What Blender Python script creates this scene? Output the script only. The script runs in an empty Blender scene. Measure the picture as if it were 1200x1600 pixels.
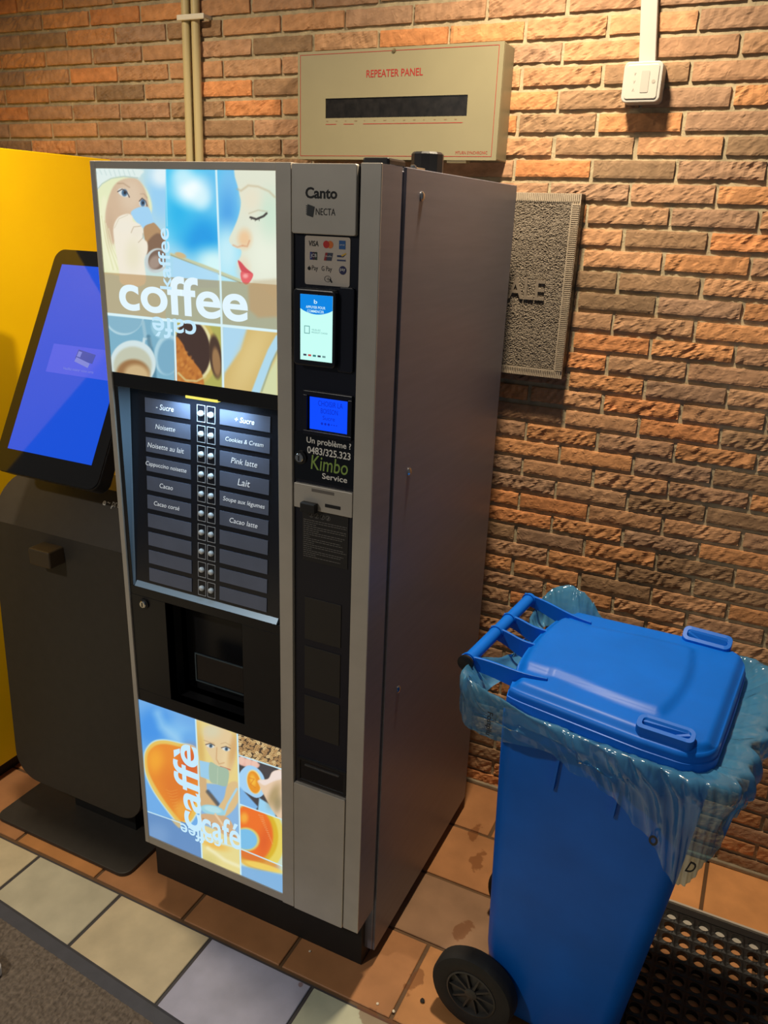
import bpy, bmesh, math, random
import numpy as np
from mathutils import Matrix, Vector, noise

C = bpy.context.scene.collection
SC = bpy.context.scene
random.seed(7)
rng = np.random.default_rng(7)

# ------------------------------------------------------------------ camera
FPX = 1260.3075
RV = np.array([1.8757, 0.4546, -0.2683])
CAM = np.array([1.2466, -1.2696, 1.7478])
def rodr(r):
    a = np.linalg.norm(r); k = r / a
    K = np.array([[0, -k[2], k[1]], [k[2], 0, -k[0]], [-k[1], k[0], 0]])
    return np.eye(3) + math.sin(a) * K + (1 - math.cos(a)) * K @ K
RM = rodr(RV)
cam_d = bpy.data.cameras.new('camera'); cam = bpy.data.objects.new('camera', cam_d); C.objects.link(cam)
cam_d.sensor_fit = 'AUTO'; cam_d.sensor_width = 36.0; cam_d.lens = FPX / 1600 * 36.0
cam_d.clip_start = 0.02; cam_d.clip_end = 60
M4 = Matrix.Identity(4)
for i in range(3):
    M4[i][0] = RM[0][i]; M4[i][1] = -RM[1][i]; M4[i][2] = -RM[2][i]; M4[i][3] = CAM[i]
cam.matrix_world = M4
SC.camera = cam
def at(u, v, axis, val):
    """the point of the plane (axis = val) that the photo shows at pixel (u, v)"""
    r = RM.T @ np.array([(u - 600) / FPX, (v - 800) / FPX, 1.0])
    return CAM + (val - CAM[axis]) / r[axis] * r

# ------------------------------------------------------------------ world, lights, exposure
SC.view_settings.view_transform = 'Standard'
SC.view_settings.look = 'None'
SC.view_settings.gamma = 1.0
SC.view_settings.exposure = 0.0
SC.view_settings.use_curve_mapping = False
wd = bpy.data.worlds.new('world'); SC.world = wd; wd.use_nodes = True
wd.node_tree.nodes['Background'].inputs[0].default_value = (0.82, 0.90, 1.0, 1)
wd.node_tree.nodes['Background'].inputs[1].default_value = 0.085
def lamp(name, loc, power, col, size=0.14, spread=150, aim=(0, 0, -1)):
    l = bpy.data.lights.new(name, 'AREA'); l.shape = 'DISK'; l.size = size
    l.energy = power; l.color = col; l.spread = math.radians(spread)
    o = bpy.data.objects.new(name, l); C.objects.link(o); o.location = loc
    o.rotation_euler = Vector(aim).to_track_quat('-Z', 'Y').to_euler()
    return o
WARM = (1.0, 0.83, 0.60)
lamp('overhead_lamp', (0.70, 0.35, 2.65), 25, WARM, 0.12, 140)
lamp('overhead_lamp', (-0.40, 0.10, 2.65), 15, WARM, 0.12, 150)
lamp('overhead_lamp', (-0.55, -2.0, 2.65), 32, (1.0, 0.93, 0.82), 0.16, 160)  # unseen fill lamp, added behind the camera to brighten machine and bin fronts

# ------------------------------------------------------------------ helpers
def lin(c):
    c = np.asarray(c, float) / 255.0
    return np.where(c <= 0.04045, c / 12.92, ((c + 0.055) / 1.055) ** 2.4)
def rgb(*c):
    return tuple(float(x) for x in lin(c))

def mat(name, col, rough=0.5, metal=0.0, spec=0.5, var=None, bump=None, attr=None, emit=None, coat=0.0, stretch=None, ridged=False):
    m = bpy.data.materials.new(name); m.use_nodes = True
    nt = m.node_tree; n = nt.nodes; l = nt.links; b = n['Principled BSDF']
    b.inputs['Base Color'].default_value = (*col, 1); b.inputs['Roughness'].default_value = rough
    b.inputs['Metallic'].default_value = metal; b.inputs['Specular IOR Level'].default_value = spec
    b.inputs['Coat Weight'].default_value = coat; b.inputs['Coat Roughness'].default_value = 0.08
    tc = n.new('ShaderNodeTexCoord'); mp = n.new('ShaderNodeMapping')
    l.new(tc.outputs['Object'], mp.inputs[0])
    if stretch: mp.inputs['Scale'].default_value = stretch
    src = None
    if attr:
        a = n.new('ShaderNodeAttribute'); a.attribute_name = attr; src = a.outputs['Color']
    if var:
        sc, amt = var
        t = n.new('ShaderNodeTexNoise'); t.inputs['Scale'].default_value = sc; t.inputs['Detail'].default_value = 6
        l.new(mp.outputs[0], t.inputs['Vector'])
        mr = n.new('ShaderNodeMapRange'); mr.inputs[1].default_value = 0.3; mr.inputs[2].default_value = 0.7
        mr.inputs[3].default_value = 1 - amt; mr.inputs[4].default_value = 1 + amt
        l.new(t.outputs['Fac'], mr.inputs[0])
        mx = n.new('ShaderNodeVectorMath'); mx.operation = 'SCALE'
        if src: l.new(src, mx.inputs[0])
        else: mx.inputs[0].default_value = col
        l.new(mr.outputs[0], mx.inputs['Scale']); src = mx.outputs[0]
    if src: l.new(src, b.inputs['Base Color'])
    if bump:
        sc, st, di = bump
        t = n.new('ShaderNodeTexNoise'); t.inputs['Scale'].default_value = sc; t.inputs['Detail'].default_value = 5
        l.new(mp.outputs[0], t.inputs['Vector'])
        if ridged: t.noise_type = 'RIDGED_MULTIFRACTAL'; t.normalize = True; t.inputs['Distortion'].default_value = .8
        bp = n.new('ShaderNodeBump'); bp.inputs['Strength'].default_value = st; bp.inputs['Distance'].default_value = di
        l.new(t.outputs['Fac'], bp.inputs['Height']); l.new(bp.outputs[0], b.inputs['Normal'])
    if emit:
        ec, es = emit
        b.inputs['Emission Color'].default_value = (*ec, 1); b.inputs['Emission Strength'].default_value = es
        if attr: l.new(src, b.inputs['Emission Color'])
    return m

class MB:
    def __init__(s): s.v = []; s.f = []; s.c = []
    def add(s, vs, fs):
        o = len(s.v); s.v += [tuple(map(float, p)) for p in vs]; s.f += [tuple(i + o for i in f) for f in fs]; return s
    def box(s, x0, x1, y0, y1, z0, z1):
        return s.add([(x0,y0,z0),(x1,y0,z0),(x1,y1,z0),(x0,y1,z0),(x0,y0,z1),(x1,y0,z1),(x1,y1,z1),(x0,y1,z1)],
                     [(3,2,1,0),(4,5,6,7),(0,1,5,4),(1,2,6,5),(2,3,7,6),(3,0,4,7)])
    def loft(s, loops, cap0=True, cap1=True, closed=True):
        n = len(loops[0]); o = []; fs = []
        for L in loops: o += list(L)
        for k in range(len(loops) - 1):
            for i in range(n if closed else n - 1):
                j = (i + 1) % n
                fs.append((k*n+i, k*n+j, (k+1)*n+j, (k+1)*n+i))
        if cap0: fs.append(tuple(range(n - 1, -1, -1)))
        if cap1: fs.append(tuple((len(loops)-1)*n + i for i in range(n)))
        return s.add(o, fs)
    def prism(s, pts, fn0, fn1):
        return s.loft([[fn0(*p) for p in pts], [fn1(*p) for p in pts]])
    def tube(s, path, r, seg=12, caps=True):
        path = [Vector(p) for p in path]; loops = []
        up = None
        for i, p in enumerate(path):
            d = (path[min(i+1, len(path)-1)] - path[max(i-1, 0)]).normalized()
            if up is None: up = Vector((0,0,1)) if abs(d.z) < .9 else Vector((1,0,0))
            a = d.cross(up).normalized(); b = a.cross(d).normalized(); up = b
            rr = r[i] if hasattr(r, '__len__') else r
            loops.append([p + a*rr*math.cos(t) + b*rr*math.sin(t) for t in [2*math.pi*k/seg for k in range(seg)]])
        return s.loft(loops, caps, caps)
    def lathe(s, prof, origin, axis='Y', seg=32):
        loops = []
        for r, h in prof:
            L = []
            for k in range(seg):
                t = 2*math.pi*k/seg; a, b = r*math.cos(t), r*math.sin(t)
                p = {'Y': (a, h, b), 'X': (h, a, b), 'Z': (a, b, h)}[axis]
                L.append((p[0]+origin[0], p[1]+origin[1], p[2]+origin[2]))
            loops.append(L)
        return s.loft(loops)
    def grid(s, nx, ny, fn):
        o = [fn(i/nx, j/ny) for j in range(ny+1) for i in range(nx+1)]
        fs = [(j*(nx+1)+i, j*(nx+1)+i+1, (j+1)*(nx+1)+i+1, (j+1)*(nx+1)+i) for j in range(ny) for i in range(nx)]
        return s.add(o, fs)

WM = {}
def mesh_of(name, mb, m, smooth=False, flip=True):
    me = bpy.data.meshes.new(name); me.from_pydata(mb.v, [], mb.f); me.update()
    if flip:
        bm = bmesh.new(); bm.from_mesh(me); bmesh.ops.recalc_face_normals(bm, faces=bm.faces); bm.to_mesh(me); bm.free()
    me.materials.append(m)
    if smooth:
        me.shade_smooth()
        try: me.set_sharp_from_angle(angle=math.radians(38))
        except Exception: pass
    return me
def obj(name, mb, m, parent=None, smooth=False, bevel=0.0, seg=2, label=None, local=False, flip=True):
    me = mesh_of(name, mb, m, smooth, flip)
    return place(name, me, parent, bevel, seg, label, local)
def place(name, me, parent=None, bevel=0.0, seg=2, label=None, local=False):
    o = bpy.data.objects.new(name, me); C.objects.link(o)
    WM[o] = Matrix.Identity(4)
    if parent:
        o.parent = parent
        if local: WM[o] = WM[parent]
        else: o.matrix_parent_inverse = WM[parent].inverted()
    if bevel:
        b = o.modifiers.new('bevel', 'BEVEL'); b.width = bevel; b.segments = seg; b.limit_method = 'ANGLE'; b.angle_limit = math.radians(40)
        b.harden_normals = False
    if label: o['label'] = label
    return o
def thing(name, label, cat, loc=(0,0,0), rz=0.0, group=None):
    o = bpy.data.objects.new(name, None); C.objects.link(o); o.empty_display_size = 0.05
    o.location = loc; o.rotation_euler = (0, 0, rz)
    WM[o] = Matrix.Translation(Vector(loc)) @ Matrix.Rotation(rz, 4, 'Z')
    return tag(o, label, cat, group)
def tag(o, label, cat, group=None):
    o['label'] = label; o['category'] = cat
    if group: o['group'] = group
    return o
def struct(o): o['kind'] = 'structure'; return o

def rrect(x0, x1, z0, z1, r, n=6):
    pts = []
    for cx, cz, a0 in ((x1-r, z0+r, -90), (x1-r, z1-r, 0), (x0+r, z1-r, 90), (x0+r, z0+r, 180)):
        for k in range(n+1):
            a = math.radians(a0 + 90*k/n); pts.append((cx + r*math.cos(a), cz + r*math.sin(a)))
    return pts
def slab(x0, x1, z0, z1, r, y0, y1, mb=None, n=6):
    mb = mb or MB()
    return mb.prism(rrect(x0, x1, z0, z1, r, n), lambda x, z: (x, y0, z), lambda x, z: (x, y1, z))
def frame_xz(mb, x0, x1, z0, z1, w, y0, y1):
    mb.box(x0, x1, y0, y1, z0, z0+w); mb.box(x0, x1, y0, y1, z1-w, z1)
    mb.box(x0, x0+w, y0, y1, z0+w, z1-w); mb.box(x1-w, x1, y0, y1, z0+w, z1-w); return mb

def wallmap(y):                       # print on a surface that faces -y
    return lambda a, b, d: (a, y - d, b)
def text(name, body, rect, m, parent, mp, bold=0.0, shear=0.0, rot=0, keep=False, depth=0.0005, local=False, align='C', res=3, spacing=1.0):
    """lettering fitted to rect (a0, a1, b0, b1) of the surface given by mp(a, b, depth)"""
    cu = bpy.data.curves.new(name, 'FONT'); cu.body = body; cu.offset = bold; cu.shear = shear
    cu.resolution_u = res; cu.align_x = 'CENTER' if align == 'C' else 'LEFT'; cu.space_character = spacing
    t = bpy.data.objects.new('tmp', cu); C.objects.link(t); bpy.context.view_layer.update()
    me0 = bpy.data.meshes.new_from_object(t.evaluated_get(bpy.context.evaluated_depsgraph_get()))
    bpy.data.objects.remove(t); bpy.data.curves.remove(cu)
    co = np.zeros(len(me0.vertices)*3); me0.vertices.foreach_get('co', co); co = co.reshape(-1, 3)[:, :2]
    fs = [tuple(p.vertices) for p in me0.polygons]; bpy.data.meshes.remove(me0)
    a = math.radians(rot); co = co @ np.array([[math.cos(a), math.sin(a)], [-math.sin(a), math.cos(a)]])
    lo, hi = co.min(0), co.max(0); s = hi - lo
    a0, a1, b0, b1 = rect
    if keep:
        k = min((a1-a0)/s[0], (b1-b0)/s[1]); k = np.array([k, k])
        off = np.array([(a0+a1)/2, (b0+b1)/2]) - (lo+hi)/2*k
        if align == 'L': off[0] = a0 - lo[0]*k[0]
    else:
        k = np.array([(a1-a0)/s[0], (b1-b0)/s[1]]); off = np.array([a0, b0]) - lo*k
    co = co*k + off
    mb = MB()
    if depth > 0.001:
        nv = len(co)
        mb.add([mp(p[0], p[1], depth) for p in co], fs)
        from collections import Counter
        ed = Counter()
        for f in fs:
            for i in range(len(f)): ed[tuple(sorted((f[i], f[(i+1) % len(f)])))] += 1
        base = [mp(p[0], p[1], 0) for p in co]
        mb.add(base, [])
        mb.f += [(i, j, j+nv, i+nv) for (i, j), c in ed.items() if c == 1]
    else:
        mb.add([mp(p[0], p[1], depth) for p in co], fs)
    return obj(name, mb, m, parent, local=local, flip=depth > 0.001)

# ------------------------------------------------------------------ painter for printed artwork
class Art:
    def __init__(s, X, Y): s.X, s.Y = X, Y; s.c = np.zeros(X.shape + (3,))
    def mix(s, a, col):
        col = np.asarray(col, float)
        s.c = s.c*(1-a[..., None]) + (col if col.ndim > 1 else col[None, :])*a[..., None]
    @staticmethod
    def ss(x): x = np.clip(x, 0, 1); return x*x*(3-2*x)
    def ell(s, cx, cy, rx, ry, col, rot=0, soft=4, al=1.0, clip=None):
        a = math.radians(rot); dx, dy = s.X-cx, s.Y-cy
        u = dx*math.cos(a)+dy*math.sin(a); v = -dx*math.sin(a)+dy*math.cos(a)
        d = (np.sqrt((u/rx)**2+(v/ry)**2)-1)*min(rx, ry)
        w = s.ss(0.5-d/(2*soft))*al
        if clip is not None: w = w*clip
        s.mix(w, col)
    def pmask(s, pts, soft=3):
        P = np.array(pts, float); ins = np.zeros(s.X.shape, bool); dm = np.full(s.X.shape, 1e9)
        for i in range(len(P)):
            x0, y0 = P[i]; x1, y1 = P[(i+1) % len(P)]
            ex, ey = x1-x0, y1-y0
            t = np.clip(((s.X-x0)*ex+(s.Y-y0)*ey)/max(ex*ex+ey*ey, 1e-9), 0, 1)
            dm = np.minimum(dm, np.hypot(s.X-x0-t*ex, s.Y-y0-t*ey))
            c = ((y0 > s.Y) != (y1 > s.Y)) & (s.X < (x1-x0)*(s.Y-y0)/((y1-y0) if abs(y1-y0) > 1e-9 else 1e-9)+x0)
            ins ^= c
        return s.ss(0.5+np.where(ins, dm, -dm)/(2*soft))
    def poly(s, pts, col, soft=3, al=1.0, clip=None):
        w = s.pmask(pts, soft)*al
        if clip is not None: w = w*clip
        s.mix(w, col)
    def line(s, pts, w, col, soft=2, al=1.0, clip=None):
        dm = np.full(s.X.shape, 1e9)
        for (x0, y0), (x1, y1) in zip(pts[:-1], pts[1:]):
            ex, ey = x1-x0, y1-y0
            t = np.clip(((s.X-x0)*ex+(s.Y-y0)*ey)/max(ex*ex+ey*ey, 1e-9), 0, 1)
            dm = np.minimum(dm, np.hypot(s.X-x0-t*ex, s.Y-y0-t*ey))
        a = s.ss(0.5-(dm-w/2)/(2*soft))*al
        if clip is not None: a = a*clip
        s.mix(a, col)
    def mul(s, a, col): s.c = s.c*(1-a[..., None]*(1-np.asarray(col)[None, :]/255.0))

def smooth_poly(pts, k=5):
    """closed Catmull-Rom through pts"""
    P = np.array(pts, float); n = len(P); out = []
    for i in range(n):
        p0, p1, p2, p3 = P[i-1], P[i], P[(i+1) % n], P[(i+2) % n]
        for j in range(k):
            t = j/k
            out.append(0.5*((2*p1)+(-p0+p2)*t+(2*p0-5*p1+4*p2-p3)*t*t+(-p0+3*p1-3*p2+p3)*t**3))
    return out

def poster_mesh(name, x0, x1, z0, z1, nx, nz, y, paint, crop, m, parent):
    xs = np.linspace(x0, x1, nx); zs = np.linspace(z0, z1, nz)
    XX, ZZ = np.meshgrid(xs, zs)
    P = np.stack([XX.ravel(), np.full(XX.size, y), ZZ.ravel()], 1)
    c = (P-CAM) @ RM.T
    U = 600+FPX*c[:, 0]/c[:, 2]; V = 800+FPX*c[:, 1]/c[:, 2]
    u0, v0, su, sv = crop
    a = Art((U-u0)*su, (V-v0)*sv); paint(a)
    me = bpy.data.meshes.new(name)
    idx = np.arange(nx*nz).reshape(nz, nx)
    q = np.stack([idx[:-1, :-1], idx[:-1, 1:], idx[1:, 1:], idx[1:, :-1]], -1).reshape(-1, 4)
    me.from_pydata(P.tolist(), [], q.tolist()); me.update(); me.materials.append(m)
    at_ = me.color_attributes.new('art', 'FLOAT_COLOR', 'POINT')
    col = np.concatenate([lin(np.clip(a.c, 0, 255)), np.ones((nx*nz, 1))], 1)
    at_.data.foreach_set('color', col.astype(np.float32).ravel())
    return place(name, me, parent)

# ------------------------------------------------------------------ materials
SILVER = mat('silver_paint', rgb(190, 183, 172), 0.42, 0.35, 0.5, var=(14, 0.05), bump=(900, 0.03, 0.001))
STEEL = mat('brushed_steel_panel', rgb(116, 116, 128), 0.40, 0.35, 0.5, var=(5, 0.06), bump=(60, 0.05, 0.001), stretch=(1, 1, 14))
BLACK = mat('black_plastic', rgb(24, 24, 26), 0.35, 0, 0.4, var=(30, 0.1))
BLACKM = mat('black_matt', rgb(30, 29, 28), 0.6, 0, 0.4, var=(30, 0.1))
GLOSSB = mat('gloss_black_panel', rgb(16, 17, 22), 0.12, 0, 0.5, var=(10, 0.1))
NAVY = mat('dark_navy_panel', rgb(22, 24, 36), 0.3, 0, 0.4, var=(10, 0.1))
CHROME = mat('chrome', rgb(200, 198, 195), 0.2, 1.0)
WHITEP = mat('white_print', rgb(235, 232, 225), 0.6)
DARKP = mat('dark_print', rgb(20, 20, 22), 0.6)
STEM = None

# ================================================================== SETTING
YW = 0.8715
BZ, BX, ZR, XR = 0.05136, 0.1975, 1.9526, 1.063
def brick_wall():
    me = bpy.data.meshes.new('wall_back')
    x0, x1, zt = -2.2, 2.9, 2.62
    k0 = -int(ZR/BZ)-1; k1 = int((zt-ZR)/BZ)
    V = []; F = []; COL = []
    gx, gz = 22, 8
    nb = 0
    pal = [rgb(194, 138, 92), rgb(184, 138, 100), rgb(170, 131, 100), rgb(162, 128, 101), rgb(152, 120, 90), rgb(198, 134, 86), rgb(176, 136, 102), rgb(140, 113, 86)]
    wts = [.18, .16, .17, .15, .1, .1, .09, .05]
    grid_f = []
    for j in range(gz-1):
        for i in range(gx-1):
            a = j*gx+i; grid_f.append((a, a+1, a+gx+1, a+gx))
    border = [i for i in range(gx)] + [j*gx+gx-1 for j in range(1, gz)] + [(gz-1)*gx+i for i in range(gx-2, -1, -1)] + [j*gx for j in range(gz-2, 0, -1)]
    nbod = len(border)
    for k in range(k0, k1+1):
        zb = ZR+k*BZ
        off = XR if k % 2 else XR-BX/2+0.002
        i0 = int(math.floor((x0-off)/BX)); i1 = int(math.ceil((x1-off)/BX))
        for i in range(i0, i1):
            hz = 0.0385 + random.uniform(-.0015, .0015)
            a0 = off+i*BX+.0045+random.uniform(-.001, .0015); a1 = off+(i+1)*BX-.0045-random.uniform(-.001, .0015)
            b0 = zb+(BZ-hz)/2+random.uniform(-.001, .001); b1 = b0+hz
            if b1 < 0.006: continue
            b0 = max(b0, 0.004)
            sx, sz = random.uniform(0, 99), random.uniform(0, 99)
            amp = random.choice([.0012, .002, .003, .004])
            base = len(V); pv = []
            for jj in range(gz):
                for ii in range(gx):
                    s, t = ii/(gx-1), jj/(gz-1)
                    x = a0+(a1-a0)*s; z = b0+(b1-b0)*t
                    edge = min(s*(gx-1), (1-s)*(gx-1), t*(gz-1), (1-t)*(gz-1))
                    if edge < .5:
                        x += .0012*noise.noise(Vector((x*60+sx, z*60, 1))); z += .0014*noise.noise(Vector((x*70, z*30+sz, 5)))
                    q = Vector(((x-.6*z)*55+sx, (z+.2*x)*24+sz, 0))
                    n1 = noise.noise(q); n1 = (.5-abs(n1)*2.2)
                    n2 = noise.noise(Vector((x*90+sz, z*90+sx, 3)))
                    y = YW + (0.0012 if edge < .5 else 0) - amp*n1 - amp*.5*n2
                    pv.append((x, y, z))
            V += pv
            F += [tuple(base+q for q in f) for f in grid_f]
            nb0 = len(V)
            V += [(pv[q][0], YW+.016, pv[q][2]) for q in border]
            for q in range(nbod):
                q2 = (q+1) % nbod
                F.append((base+border[q2], base+border[q], nb0+q, nb0+q2))
            c = np.array(random.choices(pal, wts)[0])*random.uniform(.9, 1.1)
            COL += [c]*(len(V)-base)
    base = len(V); mc = np.array(rgb(172, 158, 128))
    nxm, nzm = 250, 130
    for j in range(nzm+1):
        for i in range(nxm+1):
            x = x0+(x1-x0)*i/nxm; z = zt*j/nzm
            V.append((x, YW+.0075+.0012*noise.noise(Vector((x*45, z*45, 0))), z)); COL.append(mc)
    for j in range(nzm):
        for i in range(nxm):
            a = base+j*(nxm+1)+i; F.append((a, a+1, a+nxm+2, a+nxm+1))
    # back of the wall
    b = len(V); V += [(x0, YW+.1, 0), (x1, YW+.1, 0), (x1, YW+.1, zt), (x0, YW+.1, zt)]; COL += [mc]*4; F.append((b+3, b+2, b+1, b))
    me.from_pydata(V, [], F); me.update()
    ca = me.color_attributes.new('tint', 'FLOAT_COLOR', 'POINT')
    ca.data.foreach_set('color', np.concatenate([np.array(COL), np.ones((len(COL), 1))], 1).astype(np.float32).ravel())
    m = mat('brick', (.4, .2, .1), 0.85, 0, 0.25, var=(38, 0.2), bump=(75, 0.42, 0.004), attr='tint', ridged=True)
    me.materials.append(m)
    return struct(place('wall_back', me))
brick_wall()

def floor_tiles():
    mb = MB(); cols = []
    rows = [(-.022-.305*k, -.022-.305*(k+1), 'b') for k in range(8)] + [(-.018, .219, 'o'), (.219, .437, 'o'), (.437, .655, 'o'), (.655, .8715, 'o')]
    joints = {0: -.08, 1: .72, 2: .57, 3: .57, 4: .735}
    oi = 0
    R = random.Random(3)
    for (a, b, kd) in rows:
        y0, y1 = min(a, b), max(a, b)
        if kd == 'b': j0 = -.08 + (0 if abs(a+.022) < .01 else R.choice([0, .15])); w = .301
        else: oi += 1; j0 = {1: .725, 2: .575, 3: .575, 4: .737}[oi]; w = .303
        for i in range(-9, 10):
            x0 = j0+i*w; x1 = x0+w
            if x1 < -2.0 or x0 > 2.9: continue
            g = .005
            if kd == 'b':
                c = R.choice([rgb(196, 184, 150), rgb(190, 180, 152), rgb(200, 182, 146)])
                xm = (x0+x1)/2
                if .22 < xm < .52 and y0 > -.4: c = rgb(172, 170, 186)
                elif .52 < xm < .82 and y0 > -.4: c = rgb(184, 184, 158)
            else:
                c = R.choice([rgb(186, 130, 80), rgb(178, 122, 76), rgb(172, 120, 78), rgb(184, 126, 74)])
                if oi == 2 and .4 < (x0+x1)/2 < .9: c = rgb(150, 116, 88)
                if x0 > .9: c = tuple(min(q*1.45, .8) for q in c)  # right-hand tiles lightened in colour to stand in for stronger lamplight
            n0 = len(mb.v)
            zt = -.0002
            mb.loft([[(x0+g, y0+g, -.02), (x1-g, y0+g, -.02), (x1-g, y1-g, -.02), (x0+g, y1-g, -.02)],
                     [(x0+g, y0+g, zt-.0015), (x1-g, y0+g, zt-.0015), (x1-g, y1-g, zt-.0015), (x0+g, y1-g, zt-.0015)],
                     [(x0+g+.0015, y0+g+.0015, zt), (x1-g-.0015, y0+g+.0015, zt), (x1-g-.0015, y1-g-.0015, zt), (x0+g+.0015, y1-g-.0015, zt)]])
            cols += [c]*(len(mb.v)-n0)
    for (ya, yb, c) in ((-2.6, -.02, rgb(70, 66, 66)), (-.02, YW+.1, rgb(104, 78, 54))):
        n0 = len(mb.v)
        mb.add([(-2.2, ya, -.0045), (2.9, ya, -.0045), (2.9, yb, -.0045), (-2.2, yb, -.0045), (-2.2, ya, -.05), (2.9, ya, -.05), (2.9, yb, -.05), (-2.2, yb, -.05)],
               [(0, 1, 2, 3), (7, 6, 5, 4), (0, 4, 5, 1), (2, 6, 7, 3)])
        cols += [c]*(len(mb.v)-n0)
    me = bpy.data.meshes.new('floor'); me.from_pydata(mb.v, [], mb.f); me.update()
    ca = me.color_attributes.new('tint', 'FLOAT_COLOR', 'POINT')
    ca.data.foreach_set('color', np.concatenate([np.array(cols), np.ones((len(cols), 1))], 1).astype(np.float32).ravel())
    m = mat('quarry_tile', (.4, .2, .1), 0.42, 0, 0.4, var=(9, 0.16), bump=(260, 0.12, 0.001), attr='tint')
    # brown spill stains dried on the tiles
    nt = m.node_tree; n = nt.nodes; l = nt.links; b = n['Principled BSDF']
    src = b.inputs['Base Color'].links[0].from_socket
    tc = n.new('ShaderNodeTexCoord'); dn = n.new('ShaderNodeTexNoise'); dn.inputs['Scale'].default_value = 26; dn.inputs['Detail'].default_value = 3
    l.new(tc.outputs['Object'], dn.inputs['Vector'])
    tot = None
    for (u, v, rx, ry) in ((742, 1300, .018, .05), (745, 1345, .022, .045), (722, 1455, .03, .04), (650, 1530, .022, .05), (700, 1500, .012, .03), (590, 1597, .06, .03), (470, 1538, .008, .01)):
        p = at(u, v, 2, 0)
        mp = n.new('ShaderNodeMapping'); mp.inputs['Location'].default_value = (-p[0]/rx, -p[1]/ry, 0); mp.inputs['Scale'].default_value = (1/rx, 1/ry, 0)
        l.new(tc.outputs['Object'], mp.inputs[0])
        ln = n.new('ShaderNodeVectorMath'); ln.operation = 'LENGTH'; l.new(mp.outputs[0], ln.inputs[0])
        ad = n.new('ShaderNodeMath'); ad.operation = 'MULTIPLY_ADD'; ad.inputs[1].default_value = 2.2; l.new(dn.outputs['Fac'], ad.inputs[0]); l.new(ln.outputs['Value'], ad.inputs[2])
        mr = n.new('ShaderNodeMapRange'); mr.inputs[1].default_value = 1.95; mr.inputs[2].default_value = 1.8; mr.inputs[3].default_value = 0; mr.inputs[4].default_value = 1
        l.new(ad.outputs[0], mr.inputs[0])
        if tot is None: tot = mr.outputs[0]
        else:
            mx = n.new('ShaderNodeMath'); mx.operation = 'MAXIMUM'; l.new(tot, mx.inputs[0]); l.new(mr.outputs[0], mx.inputs[1]); tot = mx.outputs[0]
    sc = n.new('ShaderNodeMath'); sc.operation = 'MULTIPLY'; sc.inputs[1].default_value = .6; l.new(tot, sc.inputs[0])
    mix = n.new('ShaderNodeMix'); mix.data_type = 'RGBA'; l.new(sc.outputs[0], mix.inputs['Factor']); l.new(src, mix.inputs['A']); mix.inputs['B'].default_value = (*rgb(112, 62, 26), 1)
    l.new(mix.outputs['Result'], b.inputs['Base Color'])
    me.materials.append(m)
    return struct(place('floor', me))
floor_tiles()
mb = MB(); mb.box(-2.2, 2.9, YW-.008, YW+.02, 0, .014)
struct(obj('baseboard_back', mb, mat('mortar_fillet', rgb(150, 136, 112), .9, var=(30, .2), bump=(120, .5, .003)), bevel=.003))

# ================================================================== VENDING MACHINE
W, H, DT, DB, ZD, ZB = 0.6254, 1.83, 0.0816, 0.7376, 0.194, 0.045
vm = thing('vending_machine', 'tall silver and black hot drinks vending machine with two glowing coffee posters', 'vending machine', (0.3, 0.4, 0))
mb = MB(); mb.box(-.055, W-.006, DT+.014, DB, ZB, H-.006); obj('cabinet', mb, STEEL, vm, bevel=.003)
mb = MB(); mb.box(W-.006, W, DT+.016, DB, ZB, H); sp = obj('side_panel', mb, STEEL, vm, bevel=.0012)
for (u, v) in ((659, 307), (639, 737), (622, 1077)):
    p = at(u, v, 0, W); mb = MB()
    mb.lathe([(.008, 0), (.0085, .0015), (.006, .004), (.002, .005)], (W, p[1], p[2]), 'X', 20); obj('screw', mb, CHROME, sp, smooth=True)
mb = MB(); mb.box(-.044, .599, .08, .70, 0, .19); obj('plinth', mb, BLACKM, vm, bevel=.002)
# black gap strip between door and cabinet
mb = MB(); mb.box(-.04, W-.012, DT-.002, DT+.016, ZB+.15, H-.004); obj('door_seal', mb, BLACK, vm)
# door back shell: body of the door behind its face
mb = MB()
for xa, xb, ya, za, zb in ((0, .113, .055, ZD, H), (.113, .322, .055, ZD, .66), (.113, .322, .055, .914, H), (.322, .44, .055, ZD, H), (.44, .588, .03, ZD, H)):
    mb.box(xa, xb, ya, DT, za, zb)
mb.prism([(0, .03), (0, DT), (-.04, DT)], lambda x, y: (x, y, ZD), lambda x, y: (x, y, H))
obj('door', mb, SILVER, vm)
# silver door frame: outer strips with mullion
F0 = MB()
F0.box(0, .0125, 0, .03, ZD, H)             # thin left edge
F0.box(.0125, .423, 0, .03, 1.8165, H)      # top edge over the poster
F0.box(.0125, .423, 0, .03, ZD, .2165)        # bottom edge
F0.box(.423, .4545, -.002, .03, ZD, H)      # mullion
F0.box(.587, W, 0, .004, ZD, H)              # wide right strip
obj('door_frame', F0, SILVER, vm, bevel=.0012)
mb = MB(); mb.box(.5885, W-.0008, .004, DT, ZD, H-.0005); obj('door_edge', mb, STEEL, vm)
# black backing of the left column
mb = MB()
mb.box(.0125, .423, .004, .03, 1.396, 1.4255)
mb.box(.0125, .023, .004, .03, .936, 1.396)
mb.box(.0125, .113, .004, .03, .66, .914); mb.box(.322, .423, .004, .03, .66, .914)
mb.box(.0125, .423, .004, .03, .914, .936); mb.box(.0125, .423, .004, .03, .628, .66)
obj('front_panel', mb, BLACK, vm, bevel=.0008)

# --- illuminated posters
POST = mat('backlit_print', (.1, .1, .1), 0.25, 0, 0.4, attr='art', emit=((1, 1, 1), 1.0))
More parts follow.
